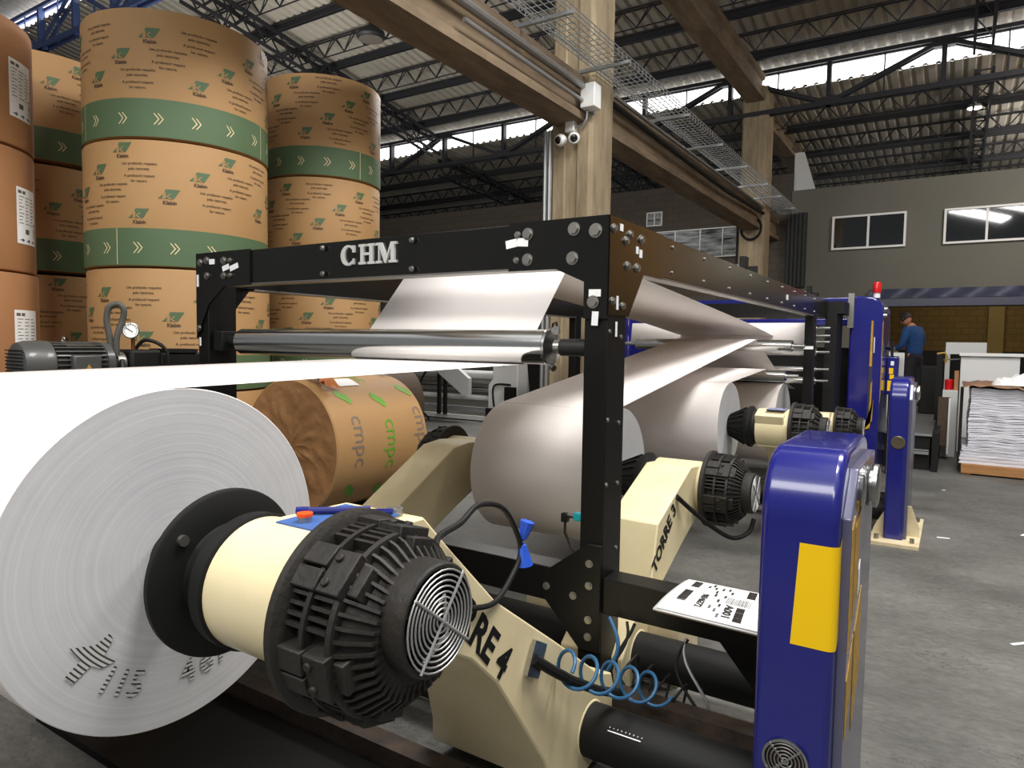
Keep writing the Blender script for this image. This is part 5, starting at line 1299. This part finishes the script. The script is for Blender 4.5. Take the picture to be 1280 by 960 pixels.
for x in (-8.45, -8.3): MB().box(x, x + .06, 10.5, 10.56, .1, 1.0).build('stand_bar', BLKM, pr)
MB().tube(spl([(-8.6, 10.4, 1.0), (-8.75, 10.3, .6), (-8.68, 10.3, .2), (-8.4, 10.2, .03)]), .022).build('black_cable', BLKM, pr)
# dark cabinet and white locker between the press and the gantry post
o = MB().prism([(-5.9, 0), (-4.95, 0), (-4.95, 1.25), (-6.05, 1.25)], lambda a, b, t: (a, t, b), 9.9, 10.6).build('dark_bin', BLKM, bevel=.01); tag(o, 'large black bin behind the chrome roller end', 'bin')
o = MB().box(-6.5, -6.15, 10.9, 11.4, 0, 1.1).build('maroon_panel', mat('dark_maroon_panel', (58, 28, 30), .5)); tag(o, 'dark maroon panel beside the white printing machine', 'panel')
o = MB().box(-6.7, -6.1, 12.2, 12.8, 0, 2.35).build('white_locker', WHT, bevel=.01); tag(o, 'tall white locker seen between the web and the gantry post', 'locker')
o = MB().box(-5.75, -5.1, 11.8, 12.1, 0, 2.3).build('dark_cabinet', BLKM, bevel=.01); tag(o, 'tall dark cabinet behind the orange bracket', 'cabinet')
o = MB().prism([(-5.55, 1.76), (-5.1, 1.76), (-5.1, 1.9), (-5.62, 1.9), (-5.62, 1.62), (-5.45, 1.62)], lambda a, b, t: (a, t, b), 11.6, 11.802).build('orange_bracket', ORGY); tag(o, 'orange angled bracket on the dark panel left of the gantry post', 'bracket')
sl = thing('signal_lamp', 'orange-red signal lamp on a grey stem behind the white web', 'lamp', (-6.55, 12.3, 2.35))
MB().cyl((-6.55, 12.3, 2.35), (-6.55, 12.3, 2.6), .05, n=16).build('stem', WHTG, sl); MB().cyl((-6.55, 12.3, 2.6), (-6.55, 12.3, 2.85), .075, n=20).build('lens', ORG, sl)

# small litter on the floor
for k, (x, y, a) in enumerate(((.0, 6.4, .2), (.35, 4.3, .8), (.55, 6.9, 1.2), (-.02, 8.6, .4))):
    m = MB().obox((x, y, .003), (.09 if k != 3 else .03, .02, .003), Matrix.Rotation(a, 3, 'Z'))
    tag(m.build('paper_scrap', PAPER), ['white paper strip on the floor right of the farther blue column', 'small white scrap alone on the right foreground floor', 'white scrap near the right edge of the floor', 'tiny white scrap left of the wooden pallet'][k], 'paper scrap')

# ------------------------------------------------------------------ light
wd = bpy.data.worlds.new('world'); sc.world = wd; wd.use_nodes = True
nt = wd.node_tree; bg = nt.nodes['Background']
# dim surroundings of the hall, zenith brightened for a roller highlight, roof left off
tc = nt.nodes.new('ShaderNodeTexCoord'); sx = nt.nodes.new('ShaderNodeSeparateXYZ'); nt.links.new(tc.outputs['Generated'], sx.inputs[0])
cr = nt.nodes.new('ShaderNodeValToRGB'); cr.color_ramp.elements[0].position = .55; cr.color_ramp.elements[1].position = .85
cr.color_ramp.elements[0].color = (.19, .195, .2, 1); cr.color_ramp.elements[1].color = (1.0, 1.0, 1.0, 1)
nt.links.new(sx.outputs[2], cr.inputs['Fac']); nt.links.new(cr.outputs['Color'], bg.inputs[0]); bg.inputs[1].default_value = 1.0
def area(loc, target, sx, sy, power, col=(1, .97, .93)):
    l = bpy.data.lights.new('lamp', 'AREA'); l.shape = 'RECTANGLE'; l.size = sx; l.size_y = sy; l.energy = power; l.color = col
    o = bpy.data.objects.new('area_lamp', l); COL.objects.link(o); o.location = loc
    o.rotation_euler = (Vector(target) - Vector(loc)).to_track_quat('-Z', 'Y').to_euler()
    return o
area((-1.8, -2.6, 6.0), (-2.6, 3.0, 1.0), 6.5, 1.6, 330, (1, .985, .96))      # unseen strip lamp added for front light and the roller highlight
area((1.6, -2.4, 5.0), (-.4, 2.2, .7), 1.2, 1.2, 60)  # added fill lamp for the blue cabinet front and the label sheets
area((.7, 2.2, 7.6), (-1.2, 2.6, .6), 1.4, 2.2, 430, (1, .985, .96))           # lamps over the right side of the machine
area((.9, 6.2, 7.4), (-1.2, 6.0, .6), 1.4, 3.0, 430)
area((2.8, 15.5, 6.6), (2.2, 19, 3.5), 1.5, 1.5, 200)
area((3.4, 21.5, 6.0), (1.5, 23, 8), 2, 2, 160)                                # unseen uplight added to brighten the far roof
area((-7.5, 12.5, 7.2), (-7.6, 11, 0), 2.5, 1.5, 560)
area((2.6, 20.0, 4.2), (5, 20.5, 4.4), 1.5, 1.5, 150, (1, .95, .85))  # added lamp lighting the ochre wall for its reflection
area((1.0, 23.5, 3.3), (1.2, 27, 2.2), 2.5, .6, 42, (1, .93, .8))  # added lamp to brighten the inner ochre wall
area((-12.5, 9.5, 4.8), (-12.5, 13.5, 9), 4, 3, 230)                             # unseen uplight added to lighten the left roof
sc.view_settings.view_transform = 'Standard'
sc.view_settings.look = 'None'
sc.view_settings.exposure = 0.0
